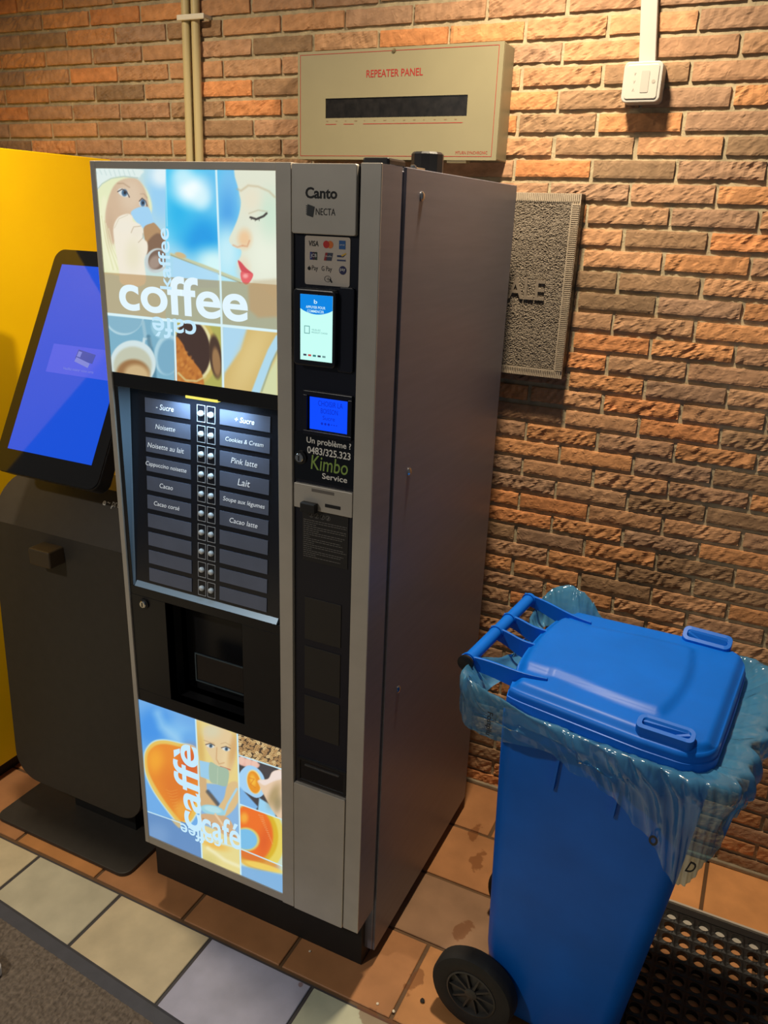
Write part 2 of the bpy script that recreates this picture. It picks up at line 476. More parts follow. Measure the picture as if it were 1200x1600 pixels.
# the base colour of a backlit film stays dark so that it mostly shows its own light
nt = POST.node_tree; nt.links.remove(nt.nodes['Principled BSDF'].inputs['Base Color'].links[0])
LET = mat('backlit_lettering', rgb(60, 70, 80), 0.3, emit=(rgb(196, 232, 250), 1.0))
LETW = mat('backlit_white_lettering', rgb(60, 70, 80), 0.3, emit=(rgb(226, 244, 252), 1.0))
def paint_upper(a):
    X, Y = a.X, a.Y
    a.c[:] = (190, 222, 232)
    ylim = 880+(X-165)*.1
    A = a.ss((490-X)/6+.5); Cc = a.ss((X-(778+(Y-95)*.028))/6+.5); B = (1-A)*(1-Cc)
    # A: woman in a knitted hat drinking
    a.mix(A, (196, 222, 220)); a.ell(470, 220, 90, 190, (150, 205, 240), soft=60, clip=A); a.ell(470, 120, 60, 60, (225, 240, 245), soft=40, clip=A)
    a.poly(smooth_poly([(108, 200), (150, 150), (240, 125), (340, 150), (400, 230), (410, 330), (330, 420), (290, 660), (200, 662), (140, 640), (130, 450)]), (226, 232, 190), 8, clip=A)
    a.poly(smooth_poly([(130, 300), (160, 240), (190, 420), (230, 640), (200, 660), (150, 600)]), (236, 236, 200), 14, .8, clip=A)
    a.poly(smooth_poly([(215, 165), (270, 138), (330, 140), (372, 190), (395, 270), (390, 320), (320, 340), (260, 400), (215, 470), (196, 500), (165, 430), (158, 330), (180, 230)]), (208, 180, 150), 7, clip=A)
    a.ell(300, 230, 60, 90, (224, 205, 180), soft=40, al=.6, clip=A); a.ell(185, 420, 25, 90, (196, 168, 138), soft=20, al=.6, clip=A)
    
    a.ell(257, 216, 32, 20, (214, 222, 222), 30, 4, clip=A); a.ell(263, 216, 16, 20, (70, 108, 140), 0, 4, clip=A); a.ell(265, 216, 7, 9, (20, 30, 44), soft=3, clip=A)
    a.line([(226, 210), (250, 196), (276, 212), (290, 240)], 5, (70, 60, 60), 3, clip=A)
    a.ell(364, 272, 20, 22, (206, 216, 218), 30, 4, clip=A); a.ell(364, 272, 13, 20, (66, 104, 140), 0, 4, clip=A); a.ell(365, 272, 6, 8, (20, 30, 44), soft=3, clip=A)
    a.line([(345, 262), (360, 246), (380, 262), (388, 290)], 5, (76, 66, 64), 3, clip=A)
    a.line([(352, 222), (370, 222), (388, 244)], 4, (150, 124, 100), 5, .5, clip=A)
    a.line([(226, 165), (256, 164), (290, 186)], 6, (160, 130, 100), 5, .55, clip=A)
    a.poly(smooth_poly([(92, 85), (350, 88), (352, 120), (335, 132), (260, 124), (190, 135), (140, 165), (106, 205)]), (222, 236, 232), 6, clip=A)
    a.line([(106, 205), (140, 166), (190, 137), (260, 126), (335, 134)], 5, (168, 190, 180), 4, .8, clip=A)
    for k in range(7): a.line([(128+k*8, 330+k*14), (150+k*9, 470+k*10), (190+k*12, 640)], 4, (206, 206, 150) if k % 2 else (246, 244, 214), 4, .6, clip=A)
    for k in range(9): a.line([(100+k*26, 90), (112+k*26, 130-abs(k-5)*4)], 4, (176, 202, 200), 4, .6, clip=A)
    a.poly(smooth_poly([(298, 330), (320, 305), (360, 293), (398, 300), (420, 360), (440, 400), (400, 410), (368, 412), (330, 380)]), (160, 208, 240), 4, clip=A)
    a.poly(smooth_poly([(368, 412), (410, 385), (436, 390), (490, 470), (488, 560), (440, 560), (400, 590), (380, 500)]), (176, 140, 100), 4, clip=A)
    a.poly(smooth_poly([(384, 500), (440, 440), (480, 470), (486, 560), (400, 580)]), (128, 98, 76), 8, clip=A)
    a.ell(440, 590, 62, 70, (196, 206, 206), 30, 4, clip=A); a.ell(444, 585, 48, 56, (120, 96, 82), 30, 4, clip=A); a.ell(430, 600, 30, 40, (160, 140, 126), 30, 10, clip=A)
    a.poly(smooth_poly([(204, 400), (230, 350), (280, 332), (306, 345), (310, 372), (350, 392), (366, 430), (362, 465), (388, 490), (390, 540), (372, 590), (374, 720), (250, 720), (232, 640), (205, 470)]), (238, 230, 212), 5, clip=A)
    a.ell(260, 400, 40, 30, (236, 230, 214), soft=18, al=.8, clip=A); a.ell(330, 430, 30, 26, (234, 226, 208), soft=14, al=.8, clip=A)
    a.ell(310, 560, 40, 80, (228, 222, 192), soft=30, al=.7, clip=A)
    a.line([(300, 436), (306, 420), (314, 404), (352, 400)], 4, (176, 158, 130), 3, .7, clip=A); a.line([(340, 490), (366, 462), (364, 440)], 4, (176, 158, 130), 3, .7, clip=A)
    a.line([(208, 410), (232, 360), (282, 338)], 3, (190, 180, 150), 3, .6, clip=A)
    # B and C: sky
    S = 1-A
    g = np.clip((Y-95)/620, 0, 1)[..., None]
    sky = (1-g)*np.array([70, 196, 240])+g*np.array([176, 228, 244])
    a.mix(S, sky)
    a.ell(690, 470, 120, 130, (0, 150, 226), 30, 90, .95, clip=B); a.ell(560, 330, 70, 110, (20, 176, 232), 0, 70, .9, clip=B); a.ell(740, 180, 60, 120, (110, 190, 236), 0, 50, .7, clip=B)
    a.ell(630, 200, 90, 80, (240, 252, 254), 20, 60, clip=B); a.ell(580, 120, 50, 50, (200, 240, 250), 0, 40, .8, clip=B); a.ell(690, 250, 40, 50, (215, 244, 250), 0, 36, .8, clip=B)
    a.ell(760, 610, 110, 80, (214, 246, 246), 20, 60, .95, clip=B); a.ell(540, 640, 90, 110, (168, 214, 236), 0, 60, .9, clip=B)
    a.ell(840, 180, 70, 160, (120, 190, 236), 0, 60, .9, clip=Cc); a.ell(830, 330, 50, 110, (70, 160, 228), 0, 50, .9, clip=Cc); a.ell(830, 540, 60, 120, (196, 236, 246), 0, 50, .95, clip=Cc)
    a.poly(smooth_poly([(882, 60), (1130, 60), (1130, 760), (1020, 740), (960, 722), (930, 722), (904, 690), (905, 655), (884, 610), (892, 590), (906, 560), (905, 530), (878, 520), (850, 500), (840, 470), (862, 420), (890, 350), (905, 270), (893, 205)], 4), (222, 226, 206), 5, clip=Cc)
    a.ell(1040, 560, 90, 160, (232, 238, 220), 0, 70, .9, clip=Cc); a.ell(1070, 340, 60, 120, (196, 226, 204), 0, 50, .7, clip=Cc); a.ell(960, 250, 50, 70, (232, 222, 196), 0, 40, .7, clip=Cc)
    a.ell(925, 470, 36, 50, (236, 190, 140), 0, 24, .8, clip=Cc); a.line([(862, 505), (886, 516), (912, 508)], 7, (216, 150, 110), 6, .7, clip=Cc); a.line([(915, 508), (940, 512), (952, 480)], 6, (206, 140, 100), 6, .7, clip=Cc)
    a.ell(918, 640, 34, 60, (232, 206, 176), 0, 24, .6, clip=Cc)
    a.line([(886, 196), (905, 205), (945, 176), (1000, 182), (1060, 208), (1092, 240)], 9, (190, 168, 130), 8, .6, clip=Cc)
    a.line([(958, 352), (990, 362), (1030, 345), (1046, 330)], 12, (60, 56, 54), 4, clip=Cc)
    for q in ((968, 352, 962, 364), (985, 358, 984, 372), (1004, 356, 1006, 370)): a.line([q[:2], q[2:]], 3, (50, 46, 46), 2, clip=Cc)
    a.line([(950, 330), (1000, 312), (1050, 320)], 6, (180, 170, 140), 5, .6, clip=Cc)
    a.poly(smooth_poly([(888, 592), (905, 598), (935, 632), (972, 664), (940, 660), (908, 650)]), (208, 74, 84), 3, clip=Cc)
    a.poly(smooth_poly([(905, 652), (940, 660), (972, 666), (960, 700), (935, 722), (908, 700)]), (226, 96, 100), 3, clip=Cc); a.ell(930, 675, 14, 12, (250, 180, 176), soft=8, al=.8, clip=Cc)
    a.poly([(975, 700), (1110, 690), (1110, 900), (1000, 905), (950, 860), (945, 730)], (206, 196, 166), 14, .9, clip=Cc)
    # spoon
    a.line([(520, 555), (700, 620), (900, 700)], 16, (196, 200, 160), 5, .95, clip=S); a.line([(520, 560), (720, 640), (905, 712)], 5, (150, 140, 100), 4, .8, clip=S); a.ell(572, 560, 32, 14, (206, 180, 130), 18, 4, clip=S)
    a.poly([(530, 572), (780, 660), (780, 740), (530, 740)], (168, 214, 242), 6, .85, clip=B)
    # tinted band
    band = a.ss((Y-(655+(X-150)*.072))/5+.5)*a.ss((ylim-Y)/5+.5)
    a.mul(band*.95, (222, 196, 160)); a.mix(band*.40, (186, 158, 120))
    # bottom row
    Bt = a.ss((Y-ylim)/5+.5); BL = a.ss((540-X)/5+.5)*Bt; BM = a.ss((X-540)/5+.5)*a.ss((800-X)/5+.5)*Bt; BR = a.ss((X-800)/5+.5)*Bt
    a.mix(BL, (118, 172, 196))
    a.ell(262, 880, 112, 122, (176, 210, 222), 10, 4, clip=BL); a.ell(262, 905, 100, 86, (128, 176, 198), 10, 6, clip=BL)
    a.ell(500, 1110, 74, 112, (168, 206, 220), 5, 5, clip=BL); a.ell(505, 1120, 60, 100, (116, 168, 194), 5, 8, clip=BL); a.ell(470, 950, 60, 70, (150, 198, 216), 0, 8, clip=BL)
    a.line([(400, 1110), (366, 1060), (372, 1020), (400, 1020), (408, 1060), (398, 1110)], 15, (196, 220, 226), 5, clip=BL)
    a.line([(365, 930), (378, 1010)], 18, (150, 190, 206), 6, clip=BL); a.line([(395, 1010), (425, 1160), (430, 1250)], 22, (66, 116, 140), 8, .8, clip=BL)
    a.ell(310, 1158, 126, 128, (206, 224, 226), 0, 5, clip=BL); a.ell(308, 1172, 106, 108, (190, 194, 172), 0, 10, clip=BL); a.ell(310, 1215, 92, 80, (150, 108, 62), 0, 12, clip=BL); a.ell(330, 1225, 70, 60, (206, 180, 132), 20, 16, .9, clip=BL)
    a.mix(BM, (172, 170, 84)); a.ell(655, 1080, 118, 190, (196, 176, 90), -8, 6, clip=BM); a.ell(648, 1078, 104, 170, (222, 214, 160), -8, 5, clip=BM); a.ell(640, 1076, 94, 160, (52, 26, 20), -8, 5, clip=BM)
    a.ell(765, 1120, 34, 120, (64, 40, 26), -6, 6, clip=BM); a.ell(770, 1150, 22, 80, (150, 112, 70), -6, 6, clip=BM)
    a.poly(smooth_poly([(540, 1028), (578, 1040), (612, 1110), (655, 1160), (690, 1215), (690, 1300), (540, 1300)]), (186, 112, 36), 5, clip=BM)
    for q in range(60):
        r = random.Random(q); xx, yy = r.uniform(545, 690), r.uniform(1040, 1290)
        if yy > 1040+(xx-560)*1.2: a.ell(xx, yy, 8, 12, r.choice([(206, 136, 56), (160, 88, 24), (196, 124, 44)]), r.uniform(0, 90), 6, .7, clip=BM)
    a.line([(560, 1210), (600, 1250), (660, 1255), (710, 1230)], 10, (210, 200, 140), 5, .8, clip=BM)
    a.mix(BR, (206, 178, 108)); a.poly([(800, 940), (940, 960), (905, 1080), (815, 1210), (800, 1290)], (170, 212, 236), 12, clip=BR)
    a.ell(960, 1120, 60, 200, (220, 196, 130), 24, 50, .8, clip=BR); a.poly([(1110, 1110), (1110, 1345), (1010, 1330), (1060, 1200)], (208, 214, 166), 14, clip=BR)
    a.line([(985, 1320), (1030, 1200), (1075, 1090), (1115, 1020)], 46, (172, 214, 234), 6, clip=BR); a.line([(1020, 1310), (1075, 1150), (1112, 1080)], 8, (120, 150, 140), 5, .6, clip=BR)
    wl = (214, 240, 246)
    a.line([(768, 85), (792, 700), (808, 1300)], 11, wl, 2, .95); a.line([(490, 85), (498, 400)], 6, wl, 3, .5); a.line([(538, 920), (548, 1260)], 10, wl, 2); a.line([(160, 884), (1112, 980)], 15, wl, 2)
P1 = poster_mesh('poster', .0125, .423, 1.4255, 1.8165, 320, 305, .003, paint_upper, (120, 240, 3.529, 3.53), POST, vm)
P1['label'] = 'glowing upper poster with the word coffee and two women'
wm = wallmap(.003)
text('lettering', 'coffee', (.047, .357, 1.5545, 1.628), LETW, P1, wm, bold=.020, depth=.0006, res=10)
text('lettering', 'kaffee', (.153, .1815, 1.602, 1.714), LET, P1, wm, bold=.012, rot=90, depth=.0007, res=8)
text('lettering', 'café', (.128, .236, 1.508, 1.548), LET, P1, wm, bold=.012, rot=180, depth=.0007, res=8)

def paint_lower(a):
    X, Y = a.X, a.Y
    a.c[:] = (120, 170, 222)
    xl1 = 458+(Y-180)*.055; xl2 = 798+(Y-300)*.021
    A = a.ss((xl1-X)/5+.5); Cc = a.ss((X-xl2)/5+.5); B = (1-A)*(1-Cc)
    a.mix(A, (104, 168, 228)); a.ell(120, 230, 130, 150, (50, 140, 226), 30, 80, .9, clip=A); a.ell(330, 280, 120, 70, (120, 186, 236), 20, 60, .9, clip=A); a.line([(160, 130), (200, 230), (330, 340)], 60, (160, 210, 240), 40, .6, clip=A); a.ell(420, 330, 70, 60, (90, 160, 226), 0, 40, .7, clip=A)
    cup = [(60, 520), (70, 430), (130, 360), (220, 345), (340, 370), (450, 400), (520, 520), (520, 760), (440, 960), (360, 1010), (310, 980), (220, 870), (130, 740), (75, 620)]
    a.poly(smooth_poly([(x+(x-300)*.05, y+(y-600)*.05) for x, y in cup]), (196, 226, 222), 8, clip=A)
    a.poly(smooth_poly([(x+(x-300)*.015, y+(y-600)*.012) for x, y in cup]), (226, 190, 90), 6, clip=A)
    a.poly(smooth_poly([(78, 520), (88, 440), (140, 385), (220, 370), (340, 395), (450, 430), (500, 540), (490, 740), (420, 930), (360, 985), (320, 955), (235, 850), (150, 720), (95, 610)]), (226, 132, 30), 10, clip=A)
    a.ell(140, 500, 60, 90, (240, 168, 40), 0, 50, .8, clip=A); a.ell(420, 520, 90, 120, (206, 84, 30), 0, 60, .8, clip=A); a.ell(300, 720, 90, 150, (214, 110, 26), -25, 60, .7, clip=A); a.ell(370, 900, 70, 80, (232, 168, 60), 0, 40, .7, clip=A)
    for k in range(7): a.line([(225+k*12, 735+k*26), (262+k*10, 750+k*22), (318, 735+k*24)], 3, (240, 180, 90), 3, .5, clip=A)
    low = a.ss((Y-(908+(X-80)*.30))/5+.5)
    a.mix(low*A, (92, 138, 192)); a.ell(150, 1100, 90, 90, (120, 160, 206), 0, 60, .6, clip=A*low); a.poly(smooth_poly([(270, 970), (330, 950), (345, 1010), (330, 1040)]), (226, 190, 120), 8, .8, clip=A*low)
    # B woman with a cup
    a.mix(B, (222, 206, 146)); a.poly(smooth_poly([(470, 190), (800, 320), (800, 700), (720, 700), (690, 560), (520, 520), (480, 500)]), (226, 204, 130), 8, clip=B)
    a.ell(500, 400, 30, 180, (206, 164, 84), -6, 24, .7, clip=B)
    a.poly(smooth_poly([(530, 250), (600, 225), (720, 265), (775, 330), (785, 430), (750, 560), (690, 640), (640, 610), (600, 500), (545, 400)]), (222, 196, 150), 8, clip=B)
    a.ell(590, 270, 70, 50, (206, 206, 178), 0, 40, .7, clip=B); a.ell(720, 500, 40, 90, (232, 208, 160), 0, 36, .7, clip=B); a.ell(760, 420, 30, 140, (196, 140, 70), 10, 24, .55, clip=B)
    for ex, ey in ((580, 385), (705, 410)):
        a.ell(ex, ey, 32, 15, (216, 220, 216), 14, 4, clip=B); a.ell(ex+4, ey, 14, 16, (80, 116, 140), 0, 4, clip=B); a.ell(ex+4, ey, 6, 8, (24, 30, 40), 0, 3, clip=B); a.line([(ex-36, ey-10), (ex, ey-20), (ex+34, ey-4)], 7, (90, 70, 56), 4, clip=B)
    a.line([(530, 340), (570, 355), (610, 365)], 5, (176, 140, 96), 5, .6, clip=B); a.line([(665, 368), (700, 358), (745, 385)], 5, (176, 140, 96), 5, .6, clip=B)
    a.line([(632, 400), (628, 490), (650, 530), (690, 520)], 7, (190, 140, 90), 6, .7, clip=B); a.line([(660, 550), (700, 562), (738, 576)], 8, (176, 90, 70), 5, .9, clip=B)
    a.poly([(490, 680), (800, 700), (815, 1120), (510, 1010)], (130, 176, 220), 10, clip=B)
    a.poly(smooth_poly([(495, 560), (545, 640), (555, 740), (600, 780), (640, 860), (560, 860), (500, 850)]), (206, 170, 120), 8, clip=B); a.line([(560, 750), (640, 850)], 30, (40, 50, 66), 10, .7, clip=B)
    a.poly(smooth_poly([(720, 690), (800, 680), (800, 840), (700, 950), (640, 890), (690, 800)]), (216, 184, 130), 8, clip=B); a.line([(790, 730), (720, 850), (690, 930)], 18, (160, 206, 230), 6, clip=B)
    a.poly([(492, 500), (580, 520), (580, 660), (500, 630)], (150, 200, 230), 5, clip=B); a.poly(smooth_poly([(575, 518), (640, 545), (725, 580), (718, 690), (690, 708), (630, 690), (575, 660)], 4), (158, 184, 160), 4, clip=B); a.line([(640, 560), (636, 690)], 4, (190, 206, 180), 4, .8, clip=B)
    a.ell(600, 900, 100, 40, (150, 206, 220), 14, 5, clip=B); a.ell(600, 892, 70, 24, (176, 220, 228), 14, 5, clip=B)
    a.poly(smooth_poly([(510, 930), (620, 935), (720, 960), (780, 1060), (805, 1130), (700, 1100), (560, 1010), (512, 1000)]), (206, 166, 122), 7, clip=B); a.line([(620, 930), (690, 1030)], 16, (226, 196, 156), 6, clip=B); a.line([(520, 965), (640, 1030), (780, 1110)], 6, (150, 100, 66), 5, .7, clip=B)
    bl = a.ss((Y-(1140+(X-515)*.24))/6+.5)*B
    a.mix(bl, (226, 212, 140)); a.ell(600, 1160, 120, 40, (232, 170, 60), 22, 24, .7, clip=bl); a.line([(560, 1200), (700, 1300), (820, 1350)], 26, (236, 232, 190), 14, .8, clip=bl); a.ell(560, 1310, 80, 60, (206, 196, 116), 20, 40, .7, clip=bl)
    # C column: beans
    be = a.ss((458+(X-800)*.33-Y)/5+.5)*Cc
    a.mix(be, (62, 44, 26)); r = random.Random(4)
    for j in range(9):
        for i in range(13):
            x = 800+i*30+r.uniform(-9, 9)+(j % 2)*15; y = 290+j*27+(x-800)*.3+r.uniform(-7, 7)
            ro = r.uniform(-60, 60); a.ell(x, y, 18, 12.5, r.choice([(206, 170, 112), (186, 146, 92), (226, 196, 140), (170, 130, 80)]), ro, 3, clip=be)
            a.line([(x-12*math.cos(math.radians(ro)), y-12*math.sin(math.radians(ro))), (x+12*math.cos(math.radians(ro)), y+12*math.sin(math.radians(ro)))], 3, (90, 60, 34), 2, .9, clip=be)
    mid = a.ss((Y-(458+(X-800)*.33))/5+.5)*a.ss((850+(X-815)*.36-Y)/5+.5)*Cc
    a.mix(mid, (58, 54, 58)); a.poly(smooth_poly([(800, 470), (960, 520), (960, 560), (900, 560), (810, 530)]), (226, 176, 160), 8, clip=mid)
    for k in range(3): a.ell(830+k*52, 500+k*14, 24, 34, (232, 190, 172), 0, 8, clip=mid)
    a.poly(smooth_poly([(805, 620), (870, 545), (950, 560), (1010, 640), (1010, 760), (950, 800), (870, 760), (815, 720)]), (160, 206, 240), 5, clip=mid)
    a.poly([(815, 710), (960, 870), (940, 900), (815, 850)], (120, 176, 226), 8, clip=mid); a.poly([(970, 800), (1100, 880), (1100, 1000), (960, 900)], (150, 206, 236), 8, clip=mid)
    a.ell(930, 672, 58, 98, (232, 216, 150), -12, 5, clip=mid); a.ell(928, 675, 50, 90, (226, 142, 20), -12, 5, clip=mid); a.ell(920, 660, 22, 46, (244, 190, 60), -12, 12, .8, clip=mid); a.line([(890, 640), (930, 650), (900, 690), (940, 720)], 6, (206, 110, 20), 4, .7, clip=mid)
    a.poly(smooth_poly([(960, 660), (1040, 650), (1070, 600), (1110, 580), (1170, 590), (1170, 980), (1090, 920), (1020, 800), (970, 700)]), (226, 196, 164), 7, clip=mid); a.poly(smooth_poly([(965, 660), (1040, 650), (1075, 595), (1120, 580), (1170, 590), (1170, 640), (1080, 670), (1010, 700)]), (236, 218, 208), 8, clip=mid); a.ell(1090, 780, 40, 90, (150, 130, 80), 20, 30, .7, clip=mid); a.ell(1120, 850, 30, 60, (120, 110, 70), 10, 24, .6, clip=mid)
    lo = a.ss((Y-(850+(X-815)*.36))/5+.5)*Cc
    a.mix(lo, (196, 214, 196)); a.ell(960, 1110, 210, 280, (226, 206, 90), -10, 10, clip=lo); a.ell(930, 1090, 190, 240, (214, 176, 30), -10, 10, clip=lo); a.ell(910, 1080, 168, 225, (232, 108, 22), -10, 12, clip=lo)
    a.ell(850, 960, 30, 40, (240, 180, 60), 0, 20, .8, clip=lo); a.ell(1010, 1150, 40, 110, (214, 84, 20), 10, 40, .7, clip=lo)
    for k in range(14): a.line([(965+k*8, 935+k*17), (1000+k*6, 945+k*17)], 3, (236, 196, 150), 2, .7, clip=lo)
    a.ell(868, 1130, 106, 92, (214, 200, 110), 20, 10, clip=lo); a.ell(862, 1130, 94, 80, (116, 186, 228), 20, 8, clip=lo)
    l2 = a.ss((Y-(1210+(X-820)*.40))/5+.5)*Cc
    a.ell(940, 1290, 200, 70, (206, 112, 40), 22, 12, .6, clip=l2); a.ell(1000, 1350, 170, 26, (236, 206, 90), 16, 8, .9, clip=l2)
    a.mix(a.ss((Y-(1340+(X-830)*.22+60*np.abs((X-960)/200)**2*0))/30+.5)*l2*.95, (118, 172, 220))
    wl = (196, 232, 244)
    a.line([(462, 170), (480, 520), (516, 1330)], 11, wl, 2); a.line([(796, 290), (808, 700), (824, 1440)], 12, wl, 2)
    a.line([(805, 458), (1170, 578)], 10, wl, 2, clip=Cc); a.line([(815, 850), (1170, 978)], 9, wl, 2, clip=Cc); a.line([(828, 1210), (1170, 1350)], 9, wl, 2, clip=Cc); a.line([(70, 905), (345, 1000)], 8, wl, 2, clip=A); a.line([(500, 1110), (830, 1210)], 12, wl, 3, .6, clip=B)
P2 = poster_mesh('poster', .0125, .423, .2165, .6285, 300, 300, .003, paint_lower, (215, 1090, 5.106, 5.106), POST, vm)
P2['label'] = 'glowing lower poster with orange coffee cups and a woman'
text('lettering', 'caffè', (.108, .187, .293, .548), LET, P2, wm, bold=.018, rot=90, depth=.0006, res=8)
text('lettering', 'café', (.186, .302, .292, .372), LET, P2, wm, bold=.014, depth=.0007, res=8)
text('lettering', 'coffee', (.118, .243, .264, .303), LET, P2, wm, bold=.012, rot=180, depth=.0008)

# --- keypad: tilted menu board in its recess
kt, kb = (.036, 1.392), (.010, .948)       # (y, z) at the top and foot of the board
def kp(a, b, d):                            # a: x, b: z measured on the tilted board
    y = kb[0]+(kt[0]-kb[0])*(b-kb[1])/(kt[1]-kb[1]); return (a, y-d, b)
MENU = mat('menu_board', rgb(26, 28, 36), 0.22, 0, 0.5, var=(12, .1))
mb = MB(); mb.loft([[kp(.023, .936, 0), kp(.423, .936, 0), kp(.423, 1.396, 0), kp(.023, 1.396, 0)], [(.023, .05, .936), (.423, .05, .936), (.423, .05, 1.396), (.023, .05, 1.396)]])
obj('menu_board', mb, MENU, vm)
mb = MB(); mb.add([(.0235, .004, .937), (.0235, .004, 1.395), (.0265, kt[0], 1.395), (.0265, kb[0], .937), (.0225, .05, .937), (.0225, .05, 1.395)], [(0, 1, 2, 3), (0, 4, 5, 1)])
REV = mat('blue_grey_reveal', rgb(150, 172, 190), .3, .4)
obj('reveal', mb, REV, vm)
mb = MB(); mb.add([(.03, .001, .938), (.412, .001, .938), (.412, .012, .951), (.03, .012, .951), (.03, .016, .937), (.412, .016, .937)], [(0, 1, 2, 3), (1, 0, 4, 5), (3, 2, 5, 4), (0, 3, 4), (1, 5, 2)])
obj('ledge', mb, REV, vm, label='pale ledge under the drinks menu')
TILE = mat('menu_label', rgb(100, 107, 126), 0.3, 0, 0.5, var=(20, .08))
TXT = mat('menu_lettering', rgb(235, 238, 240), .5, emit=(rgb(225, 232, 238), .35))
left = ['- Sucre', 'Noisette', 'Noisette au lait', 'Cappuccino noisette', 'Cacao', 'Cacao corsé', '', '', '', '']
right = ['+ Sucre', 'Cookies & Cream', 'Pink latte', 'Lait', 'Soupe aux légumes', 'Cacao latte', '', '', '', '']
pitch = .0428
BTN = mat('white_button', rgb(215, 218, 218), .3)
LINE = mat('button_outline', rgb(190, 192, 196), .5)
def button_mesh():
    m_ = MB(); m_.lathe([(.0062, 0), (.0062, .004), (.0045, .0062), (.0015, .007)], (0, 0, 0), 'Y', 18)
    m_.v = [(x, -y, z) for x, y, z in m_.v]
    return mesh_of('button', m_, BTN, True)
bme = button_mesh()
fm = MB(); frame_xz(fm, -.0105, .0105, -.0178, .0178, .0010, -.0009, .0004); fme = mesh_of('button_outline', fm, LINE)
bfirst = None
for r in range(10):
    zc = 1.357-r*pitch
    for side, names, xa, xb in (('l', left, .068, .187), ('r', right, .262, .383)):
        z_ = zc
        mb = MB(); mb.loft([[kp(xa, z_-.0156, .0004), kp(xb, z_-.0156, .0004), kp(xb, z_+.0156, .0004), kp(xa, z_+.0156, .0004)],
                            [kp(xa, z_-.0156, .0016), kp(xb, z_-.0156, .0016), kp(xb, z_+.0156, .0016), kp(xa, z_+.0156, .0016)]])
        lp = obj('menu_label', mb, TILE, vm)
        s = names[r]
        if s:
            wdt = min(.0056*len(s)+.008, .110); xm = (xa+xb)/2 - (.006 if side == 'l' else 0)
            text('lettering', s, (xm-wdt/2, xm+wdt/2, z_-.0082, z_+.0082), TXT, lp, lambda a, b, d: kp(a, b, d+.0016), shear=.2, bold=.012 if r == 0 else .0, keep=True)
    for xc in (.2145, .2395):
        y = kp(0, zc, 0)[1]
        if bfirst is None:
            b_ = place('button', bme, vm); f_ = place('button_outline', fme, b_, local=True); bfirst = (b_, f_)
        else:
            b_ = bfirst[0].copy(); C.objects.link(b_); f_ = bfirst[1].copy(); C.objects.link(f_); f_.parent = b_
        b_.location = (xc, y, zc); b_.rotation_euler = (-math.atan2(kt[0]-kb[0], kt[1]-kb[1]), 0, 0)
mb = MB(); mb.box(.202, .280, .002, .018, 1.3935, 1.3985)
obj('keypad_lamp', mb, mat('lamp_lens', rgb(200, 200, 120), .4, emit=(rgb(226, 214, 90), 1.1)), vm, label='small yellowish lamp above the menu buttons')
kl = bpy.data.lights.new('keypad_light', 'AREA'); kl.shape = 'RECTANGLE'; kl.size = .18; kl.size_y = .010; kl.energy = .7; kl.color = (.50, .76, 1.0)
ko = bpy.data.objects.new('keypad_light', kl); C.objects.link(ko); ko.location = (.24, .006, 1.3925); ko.rotation_euler = (math.radians(-6), 0, 0)

# --- cup bay
mb = MB(); x0, x1, z0, z1, yb = .113, .322, .66, .914, .074
mb.add([(x0, .004, z0), (x1, .004, z0), (x1, .004, z1), (x0, .004, z1), (x0, yb, z0), (x1, yb, z0), (x1, yb, z1), (x0, yb, z1)], [(0, 4, 7, 3), (1, 2, 6, 5), (4, 5, 6, 7), (3, 7, 6, 2), (0, 1, 5, 4)])
bay = obj('cup_bay', mb, BLACK, vm, flip=False)
mb = MB(); slab(.17, .318, .715, .79, .006, .03, .034, mb); cd = obj('cup_door', mb, mat('clear_dark_flap', rgb(14, 15, 18), .08, 0, .6), vm, bevel=.001)
mb = MB(); frame_xz(mb, .17, .318, .715, .79, .0035, .0275, .0305)
obj('flap_rim', mb, mat('flap_rim', rgb(70, 84, 92), .2, .3), cd, bevel=.0008)
def lock(u, v, r):
    p = at(u, v, 1, 0); m_ = MB(); m_.lathe([(r*1.5, .004), (r*1.5, .0005), (r*1.1, 0)], (p[0], 0, p[2]), 'Y', 24)
    lk = obj('lock', m_, BLACK, vm, smooth=True)
    m_ = MB(); m_.lathe([(r, .002), (r, -.003), (r*.85, -.0045), (r*.3, -.0045)], (p[0], 0, p[2]), 'Y', 24); obj('lock_barrel', m_, CHROME, lk, smooth=True)
    m_ = MB(); m_.box(p[0]-.0012, p[0]+.0012, -.0052, -.004, p[2]-r*.6, p[2]+r*.6); obj('keyhole', m_, DARKP, lk)
lock(224, 944, .0085)

# --- right column
mb = MB(); mb.box(.4545, .587, .006, .03, .556, H-.0012); obj('service_panel', mb, NAVY, vm)
mb = MB(); slab(.456, .5815, 1.7165, 1.8285, .004, -.003, .02, mb); bd = obj('badge_panel', mb, SILVER, vm, bevel=.0012)
wf = wallmap(-.003)
text('lettering', 'Canto', (.484, .5455, 1.7735, 1.7915), DARKP, bd, wf, bold=.028)
text('lettering', 'NECTA', (.5045, .5425, 1.7475, 1.7585), DARKP, bd, wf)
mb = MB(); mb.add([(.487, -.0036, 1.7465), (.499, -.0036, 1.7435), (.5025, -.0036, 1.7605), (.4885, -.0036, 1.7645)], [(0, 1, 2, 3)])
for k in range(5): mb.add([(.4855, -.0038, 1.748+k*.0032), (.489, -.0038, 1.7475+k*.0032), (.489, -.0038, 1.7492+k*.0032), (.4855, -.0038, 1.7497+k*.0032)], [(0, 1, 2, 3)])
obj('emblem', mb, mat('emblem_grey', rgb(46, 50, 52), .5), bd, flip=False)
